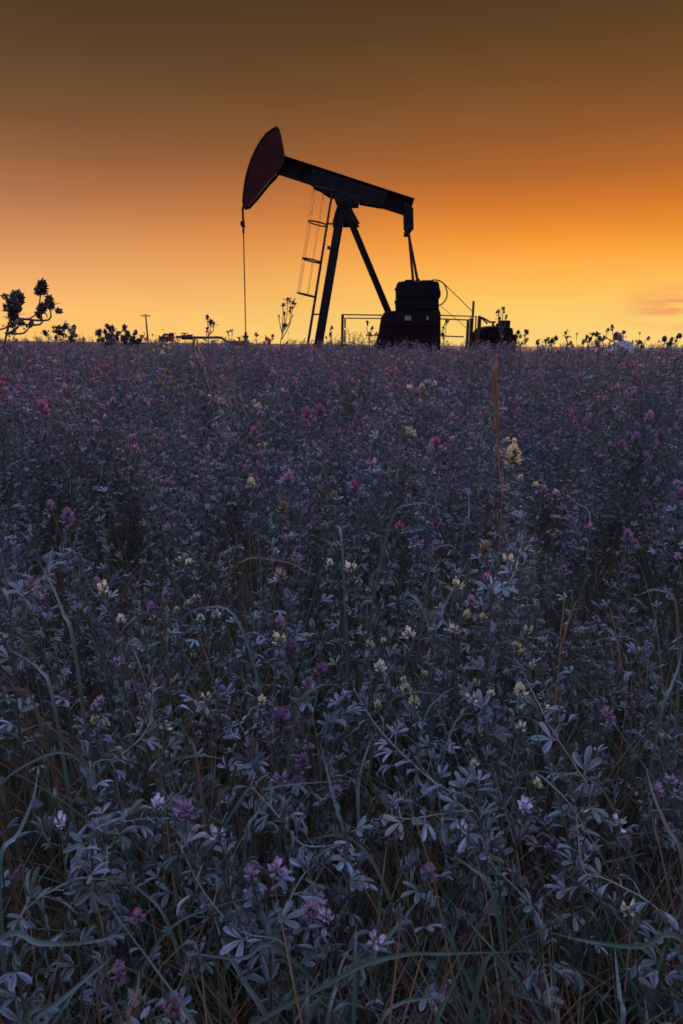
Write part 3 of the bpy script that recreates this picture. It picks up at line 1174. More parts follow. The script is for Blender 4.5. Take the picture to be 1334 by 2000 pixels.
# ------------------------------------------------------------------ plants one can point to
C_AL = 'alfalfa plant'
heroes = [
    # px, py, head, scale, variant, label
    (135, 1018, 'purple', 1.5, 1, 'bright purple alfalfa head standing alone over the dark hollow on the left'),
    (88, 803, 'magenta', 1.6, 1, 'small mauve-pink alfalfa head far back on the left of the field'),
    (598, 812, 'magenta', 1.7, 0, 'crimson flower head, left of the red pair below the pumpjack'),
    (627, 808, 'magenta', 1.7, 1, 'crimson flower head, right of the red pair below the pumpjack'),
    (100, 990, 'purple', 1.1, 0, 'dim purple alfalfa head just left of the bright purple one'),
    (500, 846, 'magenta', 1.3, 0, 'dark rose alfalfa head in the middle distance left of centre'),
    (850, 868, 'magenta', 1.2, 0, 'round magenta alfalfa head right of centre in the middle distance'),
    (696, 957, 'magenta', 1.2, 1, 'rosy alfalfa head over the dark hollow near the centre'),
    (725, 908, 'pink', 1.2, 2, 'greyish mauve alfalfa head behind the rosy head near the centre'),
    (55, 1140, 'magenta', 1.15, 2, 'pink alfalfa head on a slanting stem at the left edge'),
    (133, 1088, 'magenta', 0.8, 2, 'small coral-pink head above the slanting stem on the left'),
    (328, 1032, 'purple', 1.0, 2, 'ragged purple-pink head left of centre above the deep shade'),
    (265, 875, 'magenta', 1.0, 2, 'reddish pink head among grey leaves left of centre'),
    (560, 940, 'pink', 1.3, 1, 'pale lilac alfalfa head beside the yellow one near the centre'),
    (1265, 818, 'pink', 1.5, 1, 'pale pink alfalfa head far back near the right edge'),
    (1243, 860, 'purple', 1.4, 1, 'violet-pink alfalfa head in the crowd near the right edge'),
    (1290, 850, 'purple', 1.3, 0, 'light violet alfalfa head touching the crowd near the right edge'),
    (1212, 868, 'magenta', 1.2, 0, 'magenta alfalfa head left in the crowd near the right edge'),
    (1325, 970, 'magenta', 1.2, 1, 'deep magenta alfalfa head cut by the right edge of the view'),
    (1150, 1030, 'magenta', 1.0, 2, 'magenta alfalfa head beside the pale upright leaves on the right'),
    (1225, 1052, 'purple', 1.25, 1, 'broad violet alfalfa head right of the pale upright leaves'),
    (780, 1030, 'magenta', 1.0, 0, 'pink-purple head over black shade at the centre'),
    (1085, 962, 'pink', 0.9, 2, 'small pink head right of the yellow bud'),
    (1062, 957, 'magenta', 0.9, 0, 'small magenta head touching the yellow bud'),
    (998, 1015, 'purple', 0.9, 0, 'dull purple head on the stem below the big yellow flower'),
    (955, 1130, 'magenta', 0.9, 2, 'magenta head behind the tan seed head'),
    (632, 1312, 'purple', 1.0, 0, 'dark magenta head low in the middle of the picture'),
    (672, 1362, 'purple', 0.8, 2, 'faint purple head under the dark magenta one'),
    (310, 1577, 'white_petal', 0.9, 2, 'pinkish white head in the lower left with leaves folded beside it'),
    (370, 1590, 'purple', 0.9, 4, 'tall dusky purple head in the lower left of the foreground'),
    (430, 1625, 'white_petal', 0.75, 3, 'white four-petalled sprig in the lower left foreground'),
    (540, 1700, 'pink', 1.0, 2, 'half-open pink head leaning right in the lower foreground'),
    (487, 1708, 'purple', 0.85, 2, 'purple head touching the half-open pink one'),
    (615, 1790, 'pink', 1.15, 1, 'large pale pink head at the bottom centre'),
    (640, 1795, 'pink', 0.8, 2, 'smaller pale pink head right beside the large one at the bottom centre'),
    (905, 1622, 'white_petal', 0.75, 3, 'white four-petalled sprig in the lower right foreground'),
    (1020, 1575, 'white_petal', 0.9, 2, 'pink-white head on an upright stalk in the lower right'),
    (1212, 1610, 'white_petal', 0.8, 3, 'pale nodding head near the right edge of the foreground'),
    (842, 1712, 'purple', 1.0, 0, 'dark purple head right of the bottom centre'),
    (733, 1832, 'pink', 0.8, 2, 'small coral-pink head right of the bottom centre among grass'),
    (550, 1520, 'purple', 0.8, 2, 'small purple head on a short stalk above the arching stem'),
    (118, 1610, 'white_petal', 0.8, 3, 'pale nodding head near the left edge of the foreground'),
    (1000, 903, 'yellow', 2.1, 1, 'tall alfalfa with the brightest big yellow head, right of centre'),
    (1045, 945, 'yellow', 0.75, 2, 'small golden bud just right of the big yellow head'),
    (492, 945, 'yellow', 1.1, 0, 'round yellow head left of centre, before the lilac head'),
    (205, 1152, 'yellow', 0.9, 3, 'pale yellow star-shaped sprig left of the picture over dark leaves'),
    (240, 1212, 'yellow', 0.7, 0, 'dull yellow head lower right of the star-shaped sprig'),
    (688, 1108, 'yellow', 0.95, 2, 'pale yellow head right beside dark shade at the centre'),
    (998, 1097, 'yellow', 0.95, 3, 'yellow sprig right of the tan seed head'),
    (893, 1145, 'yellow', 1.0, 3, 'pair of small yellow flowers above the arching grass blade'),
    (1000, 1157, 'yellow', 0.8, 3, 'yellow sprig below the one beside the tan seed head'),
    (545, 1247, 'yellow', 0.9, 3, 'pale yellow-white sprig on a thin stalk left of centre'),
    (797, 1237, 'yellow', 0.95, 2, 'drooping pale yellow head under the arching grass blade'),
    (886, 1232, 'yellow', 0.9, 2, 'upright pale yellow head right of the arching grass blade'),
    (742, 1302, 'yellow', 0.9, 2, 'yellow and pink head below the arching grass blade'),
    (402, 1362, 'yellow', 0.7, 3, 'two small yellow petals opening left of centre in the lower half'),
    (322, 1418, 'yellow', 0.65, 3, 'greenish yellow nodding sprig in the lower left'),
    (1012, 1422, 'yellow', 0.65, 3, 'greenish yellow nodding sprig in the lower right'),
    (925, 1362, 'yellow', 0.7, 3, 'two small yellow petals opening right of centre in the lower half'),
    (510, 1365, 'yellow', 0.6, 0, 'dim yellow head deep among grass left of centre'),
    (548, 998, 'tan', 1.0, 1, 'yellow-brown fading head under the lilac head'),
    (545, 1125, 'tan', 1.0, 2, 'orange withered flower head left of centre'),
    (946, 1080, 'tan', 1.05, 1, 'tan seed head on a bare reddish stalk right of centre'),
    (1082, 1045, 'tan', 0.6, 0, 'little tan bud on the right over black shade'),
    (330, 940, 'tan', 0.7, 2, 'orange-tinged small head left in the middle distance'),
]
n_ind = 0
for i, (px, py, kind, sc, v, label) in enumerate(heroes):
    rng = random.Random(100 + i)
    tip = hit(px, py + 6, 0.01)
    base = V((tip.x + rng.uniform(-0.10, 0.10), tip.y + rng.uniform(-0.02, 0.14), 0.0))
    pl = Plant()
    pth = stem_path(rng, base, tip, 0.10)
    if 'bare' in label:
        pl.grow(rng, pth, step=0.3, branch=0, apex=(kind, sc, v))
    else:
        pl.grow(rng, pth, step=0.032, start=0.4, branch=0.42 if kind == 'yellow' and 600 < px < 1100 else 0.28, heads=['yellow'] if kind == 'yellow' and 600 < px < 1100 else None, hscale=0.75, apex=(kind, sc, v), lscale=1.25 if py > 1350 else 1.0)
    pl.objects('alfalfa_plant', base, label, C_AL, 'alfalfa stems growing in the foreground')
    n_ind += 1

# long bare-looking stems that arch or slant across the foreground
arches = [
    ([(1015, 1300), (1075, 1420), (1125, 1500), (1150, 1560)], 'long stem slanting down right with paired drooping leaves, lower right'),
    ([(690, 1345), (745, 1430), (850, 1530), (935, 1580)], 'long leafy stem slanting from the centre down to the lower right'),
    ([(345, 1640), (400, 1745), (470, 1820), (560, 1850)], 'thick stem curving down from left towards the bottom centre'),
    ([(655, 1680), (600, 1700), (560, 1770), (530, 1830)], 'arching stem with folded leaves left of the bottom centre'),
    ([(905, 1625), (960, 1690), (1030, 1760), (1060, 1830)], 'long stem slanting down through the lower right foreground'),
    ([(1125, 1590), (1140, 1700), (1190, 1720), (1300, 1800)], 'kinked stem bending towards the right edge in the foreground'),
    ([(205, 1600), (205, 1710), (140, 1720), (30, 1810)], 'kinked stem bending towards the left edge in the foreground'),
    ([(300, 1330), (290, 1420), (230, 1480), (180, 1510)], 'leafy stem slanting down left from the greenish yellow sprig'),
    ([(490, 1535), (540, 1590), (590, 1650), (670, 1670)], 'stem with one round swelling curving under the white sprig'),
    ([(20, 1190), (60, 1155), (110, 1100), (140, 1070)], 'slanting grey stem crossing the left edge below the coral-pink head'),
    ([(750, 1590), (800, 1600), (870, 1590), (935, 1600)], 'nearly level stem with hanging leaves at the lower right'),
    ([(330, 1600), (280, 1600), (230, 1610), (180, 1640)], 'nearly level stem with hanging leaves at the lower left'),
    ([(960, 1180), (1005, 1120), (1020, 1020), (1000, 950)], 'pale upright stem carrying the leaves under the big yellow head'),
]
for i, (pix, label) in enumerate(arches):
    rng = random.Random(300 + i)
    pts = []
    for k, (a, b) in enumerate(pix):
        pts.append(hit(a, b, 0.012 * sin(pi * k / 3) + 0.01))
    lowest = max(range(len(pix)), key=lambda k: pix[k][1])
    if lowest == 0:
        tail = pts[0]
        root = V((tail.x + rng.uniform(-.05, .05), tail.y + 0.05, 0))
        full = [root, root.lerp(tail, 0.6)] + pts
    else:
        tail = pts[-1]
        root = V((tail.x + (pts[-1].x - pts[-2].x) * 0.6, tail.y + 0.04, 0))
        full = [root, root.lerp(tail, 0.6) + V((0, 0, 0.02))] + pts[::-1]
    pl = Plant()
    pl.grow(rng, smooth_path(full, 4), r=0.0014, step=0.013, start=0.30, lscale=1.35, branch=0.06, blen=0.05)
    pl.objects('alfalfa_plant', root, label, C_AL, 'alfalfa stems growing in the foreground')
    n_ind += 1

# silhouettes that rise over the horizon
C_SP = 'weed stalk'
sprigs = [
    # depth, base px, [(px, py, kind, scale)], label
    (1.35, 5, [(28, 578, 'bud', 3.0), (30, 596, 'bud', 3.2), (24, 610, 'bud', 2.4)], 'fat dark flower head on the left edge above the horizon'),
    (1.40, -30, [(80, 562, 'bud', 2.6), (96, 590, 'bud', 2.2), (80, 606, 'bud', 2.0), (60, 630, 'bud', 1.0)], 'tall dark curving stalk with several heads at the left edge'),
    (4.0, 120, [(115, 645, 'bud', 3.4), (127, 636, 'bud', 2.0), (143, 640, 'bud', 2.2), (90, 650, 'bud', 1.6), (140, 655, 'bud', 2.4)], 'dark bushy clump of heads above the horizon, second from the left'),
    (5.0, 200, [(193, 652, 'bud', 2.8), (205, 648, 'bud', 3.0), (217, 644, 'bud', 3.4), (230, 652, 'bud', 3.0), (212, 660, 'bud', 3.6), (224, 662, 'bud', 3.6), (200, 664, 'bud', 3.2)], 'low dark leafy clump left of the utility pole'),
    (5.2, 250, [(243, 640, 'bud', 2.6), (250, 655, 'bud', 3.0), (264, 650, 'bud', 3.0), (277, 658, 'bud', 2.4), (242, 662, 'bud', 3.6), (258, 664, 'bud', 3.4), (270, 666, 'bud', 3.0)], 'ragged weed touching the foot of the utility pole'),
    (6.0, 408, [(405, 620, 'bud', 3.0), (412, 630, 'bud', 4.0), (418, 632, 'bud', 2.6), (404, 642, 'bud', 2.4)], 'stubby upright weed standing over the flowline pipe'),
    (5.0, 548, [(562, 585, 'bud', 3.0), (572, 592, 'bud', 3.2), (553, 596, 'bud', 2.2), (556, 612, 'bud', 2.0), (545, 617, 'bud', 1.4), (566, 608, 'bud', 1.8), (556, 635, 'bud', 2.4)],
     'thin branching stalk with seed heads between the rod and the ladder'),
    (8.0, 503, [(500, 654, 'bud', 3.2)], 'single small knob-headed sprig right of the wellhead'),
    (8.0, 525, [(520, 660, 'bud', 3.0), (532, 657, 'bud', 3.4), (526, 664, 'bud', 3.2)], 'small sprig with three blurred heads left of the thin branching stalk'),
    (7.0, 648, [(648, 640, 'bud', 2.6), (645, 652, 'bud', 2.4)], 'small orange-edged sprig right of the front leg of the pumpjack'),
    (7.0, 722, [(717, 628, 'bud', 2.6), (727, 640, 'bud', 2.4), (722, 652, 'bud', 2.4), (735, 650, 'bud', 2.0)], 'slim sprig against the railing left of the housing'),
    (7.0, 866, [(872, 628, 'bud', 3.0), (866, 640, 'bud', 2.8), (864, 652, 'bud', 3.0)], 'slim sprig against the railing right of the housing'),
    (5.0, 978, [(983, 603, 'bud', 2.8), (974, 608, 'bud', 2.6), (989, 618, 'bud', 1.8), (976, 622, 'bud', 2.0)], 'dark sprig rising over the square stack of the engine'),
    (5.0, 1017, [(1012, 650, 'bud', 2.6), (1028, 650, 'bud', 3.0), (1030, 662, 'bud', 2.0)], 'two-headed sprig just right of the engine'),
    (6.0, 1050, [(1050, 667, 'bud', 3.0)], 'tiny lone sprig right of the two-headed one'),
    (5.0, 1072, [(1070, 663, 'bud', 3.2), (1078, 666, 'bud', 2.8), (1085, 661, 'bud', 2.4)], 'low dark clump between the engine and the boulder'),
    (5.5, 1108, [(1105, 650, 'bud', 2.6), (1108, 658, 'bud', 2.4), (1116, 669, 'bud', 2.0)], 'thin sprig with a winged tip left of the boulder'),
    (4.5, 1150, [(1140, 666, 'bud', 2.4), (1147, 658, 'bud', 2.2), (1153, 662, 'bud', 2.0), (1158, 652, 'bud', 1.8)], 'fine-headed sprig, leftmost of those before the boulder'),
    (4.5, 1170, [(1167, 651, 'bud', 2.8), (1172, 660, 'bud', 2.6), (1180, 658, 'bud', 1.8), (1165, 668, 'bud', 2.6)], 'dark sprig in front of the white flowers by the boulder'),
    (4.5, 1200, [(1196, 638, 'bud', 1.9), (1187, 643, 'bud', 1.7), (1203, 655, 'bud', 3.4), (1218, 650, 'bud', 2.2), (1210, 660, 'bud', 2.6)], 'tallest sprig standing against the boulder'),
    (5.0, 1252, [(1251, 668, 'bud', 2.6), (1255, 676, 'bud', 2.0)], 'small forked sprig right of the boulder'),
    (4.3, 1305, [(1298, 661, 'bud', 2.6), (1312, 660, 'bud', 1.6), (1325, 657, 'bud', 2.8), (1308, 670, 'bud', 2.4)], 'thick-headed sprig at the right edge above the horizon'),
    (4.5, 1190, [(1178, 676, 'white_petal', 1.9), (1188, 680, 'white_petal', 1.9), (1170, 684, 'white_petal', 1.5), (1160, 683, 'white_petal', 1.2)], 'low white-flowered plant left before the boulder'),
    (3.2, 385, [(372, 693, 'white_petal', 0.7), (395, 697, 'white_petal', 0.9)], 'small white-flowered plant under the flowline pipe'),
]
for i, (Yd, bx, heads, label) in enumerate(sprigs):
    rng = random.Random(500 + i)
    b = at(bx, 690, Yd)
    base = V((b.x - (0.25 if Yd < 2 else 0), Yd, 0))
    mid = at(bx, 700 if Yd < 2 else 676, Yd)
    pl = Plant()
    top = max((at(h[0], h[1], Yd) for h in heads), key=lambda q: q.z)
    near = Yd < 3
    for k, (hx_, hy_, kd, sc) in enumerate(heads):
        tip = at(hx_, hy_, Yd + rng.uniform(-0.04, 0.04))
        white = kd != 'bud'
        if not white:
            sc *= 0.43 if near else 0.80 if Yd == 4.0 else 0.66 if Yd in (5.0, 5.2) and bx < 300 else 0.50
        tip.z -= 0.006 * sc
        j = mid.lerp(top, (rng.uniform(0.25, 0.6) if near else rng.uniform(0.0, 0.45)) if tip.z > mid.z + 0.02 else 0.0)
        jj = j.lerp(tip, 0.55) + V(((tip.x - j.x) * rng.uniform(0.1, 0.45), rng.uniform(-.01, .01), -abs(tip.x - j.x) * 0.25))
        path = ([base, base.lerp(mid, 0.6), mid] if k == 0 else []) + [j, jj, tip]
        path = smooth_path(path, 4)
        thick = 0.0015 * min(2.6, max(1.0, Yd / 2.4)) * (1.3 if near else 1.0)
        ls_ = min(2.0, 0.6 * max(1.0, sc))
        pl.grow(rng, path, r=thick, step=(0.3 if near else 0.022 * max(1, Yd / 2)), start=0.90 if k == 0 else 0.25, lscale=ls_, branch=0, apex=(kd, sc, None if not white else 3))
        if not white:
            for q in range(rng.randrange(6, 11)):
                u_ = rng.random() ** 1.5
                p_ = path[-1].lerp(path[-3], u_ * min(1.0, 0.02 * sc / max(1e-4, (path[-1] - path[-3]).length)))
                o3 = V((rng.gauss(0, 1), rng.gauss(0, 1), rng.gauss(0.1, 1))) * 0.0055 * sc
                dr = V((rng.gauss(0, 1), rng.gauss(0, .6), rng.gauss(0.6, .7)))
                if rng.random() < (0.8 if near else 0.4):
                    pl.head(rng, p_ + o3, dr, 'bud', sc * rng.uniform(0.35, 0.8))
                else:
                    pl.leaf(rng, p_ + o3 * 0.5, dr, sc * rng.uniform(0.45, 0.85), rng.random() < 0.4)
    pl.objects('weed_stalk', base, label, C_SP, 'stalks rising over the horizon')
    n_ind += 1

# tall dry grass stalk, right of centre
dry = [([(966, 742), (969, 800), (971, 860), (976, 930), (980, 985)], 1.30, 'tall orange dry grass spike right of centre', 0.0062),
       ([(1103, 1163), (1098, 1210), (1094, 1250), (1092, 1300)], 0, 'dry orange stalk, left of three in the right half', 0.0012),
       ([(1122, 1182), (1108, 1220), (1098, 1260), (1090, 1310)], 0, 'dry orange stalk slanting, middle of three in the right half', 0.0012),
       ([(1194, 1195), (1205, 1250), (1213, 1300), (1222, 1380)], 0, 'dry straw-coloured stalk, right of three in the right half', 0.0014)]
for i, (pix, Yd, label, r) in enumerate(dry):
    if Yd:
        pts = [at(a, b, Yd) for a, b in pix]
    else:
        h0 = hit(*pix[0], 0.0)
        pts = [at(a, b, h0.y) for a, b in pix]
    pts.append(V((pts[-1].x, pts[-1].y, 0)))
    root = V(pts[-1])
    t = thing('dry_stalk', root, label, 'grass stalk', 'dry grass stalks')
    pts = smooth_path(pts, 4)
    g = G()
    g.tube(pts, [0.0017 if k < 10 and Yd else 0.0009 for k in range(len(pts))], 5, cap=False)
    part('stem', g, 'dry', t, smooth=True)
    g = G()
    rng = random.Random(i)
    spike = [p for p in pts][: (9 if Yd else 5)]
    for k in range(len(spike) - 1):
        for q in range(5):
            p = spike[k].lerp(spike[k + 1], q / 5)
            d = (spike[0] - spike[-1]).normalized()
            a = rng.uniform(0, 6.28)
            o = Matrix.Rotation(a, 3, d) @ d.orthogonal().normalized()
            l_ = r * rng.uniform(2.0, 4.0)
            g.tube([p, p + d * l_ + o * r * 0.55, p + d * l_ * 2.2 + o * r * 0.9], [r * 0.12, r * 0.3, r * 0.03], 4, cap=False)
    part('seed_head', g, 'dry', t)


# ------------------------------------------------------------------ grass blades
def blade_geo(g, pts, w, mi=0, up=V((0, 0, 1))):
    """A narrow blade, slightly channelled, along the points."""
    n = len(pts)
    vs_, fs = [], []
    for i, p in enumerate(pts):
        d = (pts[min(i + 1, n - 1)] - pts[max(i - 1, 0)]).normalized()
        s = d.cross(up)
        s = s.normalized() if s.length > 0.05 else V((1, 0, 0))
        nn = s.cross(d).normalized()
        t = i / (n - 1)
        ww = w / 2 * max(0.02, min(1, 0.5 + t * 3)) * (1 - t ** 3) + 0.0002
        vs_ += [p + s * ww + nn * ww * 0.35, p, p - s * ww + nn * ww * 0.35]
    for i in range(n - 1):
        a = i * 3
        fs += [(a, a + 1, a + 4, a + 3), (a + 1, a + 2, a + 5, a + 4)]
    g.add(vs_, fs, mi, [0.6, 0.1, 0.6] * n)


MAT['blade'] = plant_mat('grass_blade', (0.075, 0.115, 0.060), (0.14, 0.18, 0.12), rough=0.42, trans=0.12, margin=(0.24, 0.27, 0.22), sheen=0.1, nscale=25.0, tints=((0.08, 0.12, 0.05), (0.20, 0.15, 0.07)))
blades = [
    # pixels from root end to tip, width (m), material, label, clearance over the crop
    ([(845, 1290), (835, 1215), (812, 1168), (780, 1165), (756, 1215)], 0.009, 'blade', 'broad blue-grey grass blade arching over to the left near the centre', 0.03),
    ([(845, 1250), (870, 1180), (895, 1130), (925, 1075)], 0.006, 'blade', 'straight grass blade leaning right beside the arching one', 0.02),
    ([(840, 1100), (850, 1072), (880, 1065), (900, 1085)], 0.004, 'blade', 'thin short arched blade above the arching one', 0.02),
    ([(145, 1260), (125, 1200), (105, 1150), (78, 1100)], 0.008, 'blade', 'broad dark grass blade leaning left under the coral-pink head', 0.01),
    ([(105, 1370), (80, 1310), (40, 1280), (0, 1262)], 0.007, 'blade', 'blade bending out of the left edge in the lower left half', 0.01),
    ([(815, 1500), (830, 1400), (860, 1360), (892, 1340)], 0.005, 'blade', 'curved purplish grass blade right of centre', 0.02),
    ([(700, 1620), (700, 1530), (715, 1470), (728, 1440)], 0.007, 'blade', 'upright bent-tipped blade near the centre of the lower half', 0.0),
    ([(675, 1650), (655, 1570), (640, 1510), (625, 1450)], 0.007, 'blade', 'straight green blade leaning left at the lower centre', 0.0),
    ([(0, 1690), (35, 1630), (65, 1560), (75, 1500)], 0.008, 'blade', 'straight blade leaning right at the lower left edge', 0.01),
    ([(1334, 1690), (1300, 1610), (1275, 1550), (1262, 1500)], 0.008, 'blade', 'straight blade leaning left at the lower right edge', 0.01),
    ([(0, 1835), (80, 1842), (170, 1840), (255, 1822)], 0.008, 'blade', 'long level blade crossing the bottom left', 0.02),
    ([(1334, 1835), (1250, 1848), (1160, 1840), (1075, 1822)], 0.008, 'blade', 'long level blade crossing the bottom right', 0.02),
    ([(50, 2000), (110, 1960), (170, 1910), (225, 1865)], 0.008, 'blade', 'dark blade slanting up right at the bottom left corner', 0.0),
    ([(525, 2000), (480, 1920), (440, 1850), (420, 1795)], 0.009, 'blade', 'broad green blade with a straw tip at the bottom left of centre', 0.02),
    ([(600, 2000), (600, 1930), (598, 1880), (595, 1820)], 0.006, 'blade', 'upright pale-tipped blade at the bottom centre', 0.02),
    ([(1215, 2000), (1210, 1950), (1205, 1900), (1200, 1845)], 0.008, 'blade', 'broad upright blade at the bottom right', 0.02),
    ([(1090, 2000), (1075, 1960), (1068, 1920), (1060, 1885)], 0.006, 'straw', 'short pale straw blade at the bottom right', 0.01),
    ([(250, 2000), (262, 1960), (270, 1930), (272, 1895)], 0.006, 'straw', 'short pale straw blade at the bottom left', 0.01),
    ([(700, 1900), (730, 1860), (790, 1790), (830, 1740)], 0.009, 'blade', 'broad blade leaning up right at the bottom right of centre', 0.01),
    ([(540, 1850), (480, 1870), (420, 1868), (360, 1858)], 0.006, 'blade', 'level blade across the bottom left of centre', 0.02),
    ([(660, 1910), (780, 1866), (880, 1862), (1040, 1858)], 0.006, 'blade', 'level blade across the bottom right of centre', 0.02),
    ([(480, 1640), (500, 1590), (520, 1550), (538, 1505)], 0.006, 'blade', 'green blade leaning right at the lower left of centre', 0.01),
    ([(470, 1560), (520, 1540), (590, 1530), (690, 1524)], 0.004, 'blade', 'thin blade lying level near the lower centre', 0.03),
    ([(420, 1100), (640, 930), (600, 900), (640, 860)][1:], 0.004, 'grass', 'pale green stalk leaning right under the crimson pair', 0.02),
    ([(905, 1040), (915, 1010), (916, 985), (915, 960)], 0.004, 'blade', 'short upright blade in the dark hollow right of centre', 0.02),
    ([(1150, 1050), (1150, 1000), (1130, 985), (1115, 975)], 0.004, 'blade', 'thin leaning blade in the dark hollow on the right', 0.02),
    ([(1290, 1400), (1310, 1340), (1325, 1300), (1334, 1250)], 0.006, 'blade', 'blade leaning out of the right edge', 0.02),
    ([(640, 2000), (655, 1930), (672, 1870), (700, 1840)], 0.006, 'blade', 'narrow blade leaning right at the very bottom centre', 0.0),
    ([(740, 2000), (780, 1960), (830, 1950), (880, 1946)], 0.005, 'blade', 'arched blade low at the bottom right of centre', 0.0),
    ([(950, 1870), (1000, 1935), (1060, 1960), (1100, 2000)], 0.007, 'blade', 'dark blade slanting down right at the bottom right', 0.0),
]
for i, (pix, w, mt, label, clr) in enumerate(blades):
    rng = random.Random(i)
    ys = hit(*pix[len(pix) // 2], clr).y
    if abs(pix[0][0] - pix[-1][0]) > 1.6 * abs(pix[0][1] - pix[-1][1]):
        pts = [hit(a, b, clr + 0.01) for a, b in pix]
    else:
        pts = [at(a, b, ys + 0.02 * k) for k, (a, b) in enumerate(pix)]
    root = V((pts[0].x, pts[0].y + 0.01, 0))
    if pts[0].z > 0.1:
        d0 = pts[0] - pts[1]
        level = abs(pix[0][0] - pix[-1][0]) > 1.6 * abs(pix[0][1] - pix[-1][1])
        root.x += max(-0.3, min(0.3, d0.x * (3.2 if level else 1.0)))
        root.y += max(-0.05, min(0.12, d0.y * 1.0))
        pts = [root, root.lerp(pts[0], 0.5) + V(((pts[0].x - root.x) * -0.22, 0, 0.06 if level else 0))] + pts
    else:
        pts[0].z = 0; root = V(pts[0])
    g = G()
    blade_geo(g, smooth_path([p - root for p in pts], 5), w * 0.72, 0, V((0, -1, 0.6)))
    o = link('grass_blade', g.mesh('grass_blade', mt, smooth=True))
    o.location = root
    tag(o, label, 'grass blade', 'long grass blades in the foreground')


# ------------------------------------------------------------------ alfalfa stems of the foreground, each a thing
MAXN = 300
ANCH = []
for h_ in heroes:
    a_ = h_[5]
    for w_ in (' standing', ' far', ' beside', ' behind', ' below', ' over', ' under', ' above', ' with', ' on ', ' near', ' in ', ' left', ' right', ' just',
               ' touching', ' cut', ' low', ' deep', ' before', ' at ', ' among', ' leaning', ' opening', ', '):
        k_ = a_.find(w_)
        if k_ > 8:
            a_ = a_[:k_]
    ANCH.append((h_[0], h_[1], a_))
for a_ in ANCH[:]:
    if sum(1 for b_ in ANCH if b_[2] == a_[2]) > 1:                          # only marks that name one thing
        ANCH = [b_ for b_ in ANCH if b_[2] != a_[2]]
USED = {}


def near_label(tip, what, h, lean, an):
    d = CAM_ROT.transposed() @ (tip - CAM_POS)
    px, py = 667 + FPX * d.x / -d.z, 1000 - FPX * d.y / -d.z
    sizes = 'tall ' if h > canopy(tip.x, tip.y) * 0.9 else 'short ' if h < canopy(tip.x, tip.y) * 0.7 else ''
    for ax, ay, name in sorted(ANCH, key=lambda q: (q[0] - px) ** 2 + (q[1] - py) ** 2)[:24]:
        dx, dy = px - ax, py - ay
        if abs(dx) > 1.6 * abs(dy): w = 'left of' if dx < 0 else 'right of'
        elif abs(dy) > 1.6 * abs(dx): w = 'behind' if dy < 0 else 'in front of'
        else: w = ('left' if dx < 0 else 'right') + (' behind' if dy < 0 else ' before')
        far = '' if dx * dx + dy * dy < 90 ** 2 else 'some way '
        art = 'the ' if not name.startswith(('two ', 'pair ')) else 'the '
        for sz in ((sizes,) if sizes else ('',)):
            lab = '%s%s %s%s %s%s' % (sz, what, far, w, art, name)
            if lab not in USED and len(lab.split()) <= 16:
                USED[lab] = 1
                return lab
    return lab


rng = random.Random(21)
kinds = [('none', 0.84), ('purple', 0.02), ('magenta', 0.01), ('pink', 0.07), ('yellow', 0.03), ('tan', 0.03)]
desc = {'none': 'flowerless grey-green alfalfa stem', 'purple': 'purple-flowered alfalfa stem', 'magenta': 'magenta-flowered alfalfa stem',
        'pink': 'pale pink-flowered alfalfa stem', 'yellow': 'yellow-flowered alfalfa stem', 'tan': 'alfalfa stem with withered tan flowers'}
placed = []
tries = 0
while len(placed) < MAXN - n_ind - 6 and tries < 20000:
    tries += 1
    y = 0.34 + (1.62 - 0.34) * sqrt(rng.random())
    x = rng.uniform(-1, 1) * (0.58 * y + 0.16)
    if any((x - a) ** 2 + (y - b) ** 2 < (0.060 if y < 0.8 else 0.048) ** 2 for a, b in placed) or noise.noise(V((x * 4.5, y * 4.5, 40))) < -0.18:
        continue
    placed.append((x, y))
for i, (x, y) in enumerate(placed):
    u, kind = rng.random(), 'none'
    for k, w in kinds:
        if u < w:
            kind = k
            break
        u -= w
    h = canopy(x, y) * rng.uniform(0.55, 1.03) * (1.0 if kind == 'none' else 1.02)
    lean = rng.uniform(0.0, 0.14) if y > 0.8 else rng.uniform(0.02, 0.16)
    an = rng.uniform(0, 6.28)
    base = V((x - lean * cos(an), y - lean * sin(an) + 0.03, 0))
    tip = V((x, y, h))
    pl = Plant()
    pl.grow(rng, stem_path(rng, base, tip, 0.14), step=0.040, start=0.38, branch=0.26, lscale=rng.uniform(0.95, 1.25) if y < 1.0 else rng.uniform(0.95, 1.2),
            heads=[kind] if kind != 'none' and rng.random() < 0.4 else None,
            apex=(kind, rng.uniform(0.75, 1.05), None) if kind != 'none' else None, blen=0.07)
    zone = near_label(tip, desc[kind], h, lean, an) if True else ('bottom ' if y < 0.62 else 'near ' if y < 0.95 else 'middle ') + ('left' if x < -0.2 * y else 'right' if x > 0.2 * y else 'centre')
    pl.objects('alfalfa_plant', base, zone, C_AL, 'alfalfa stems growing in the foreground')


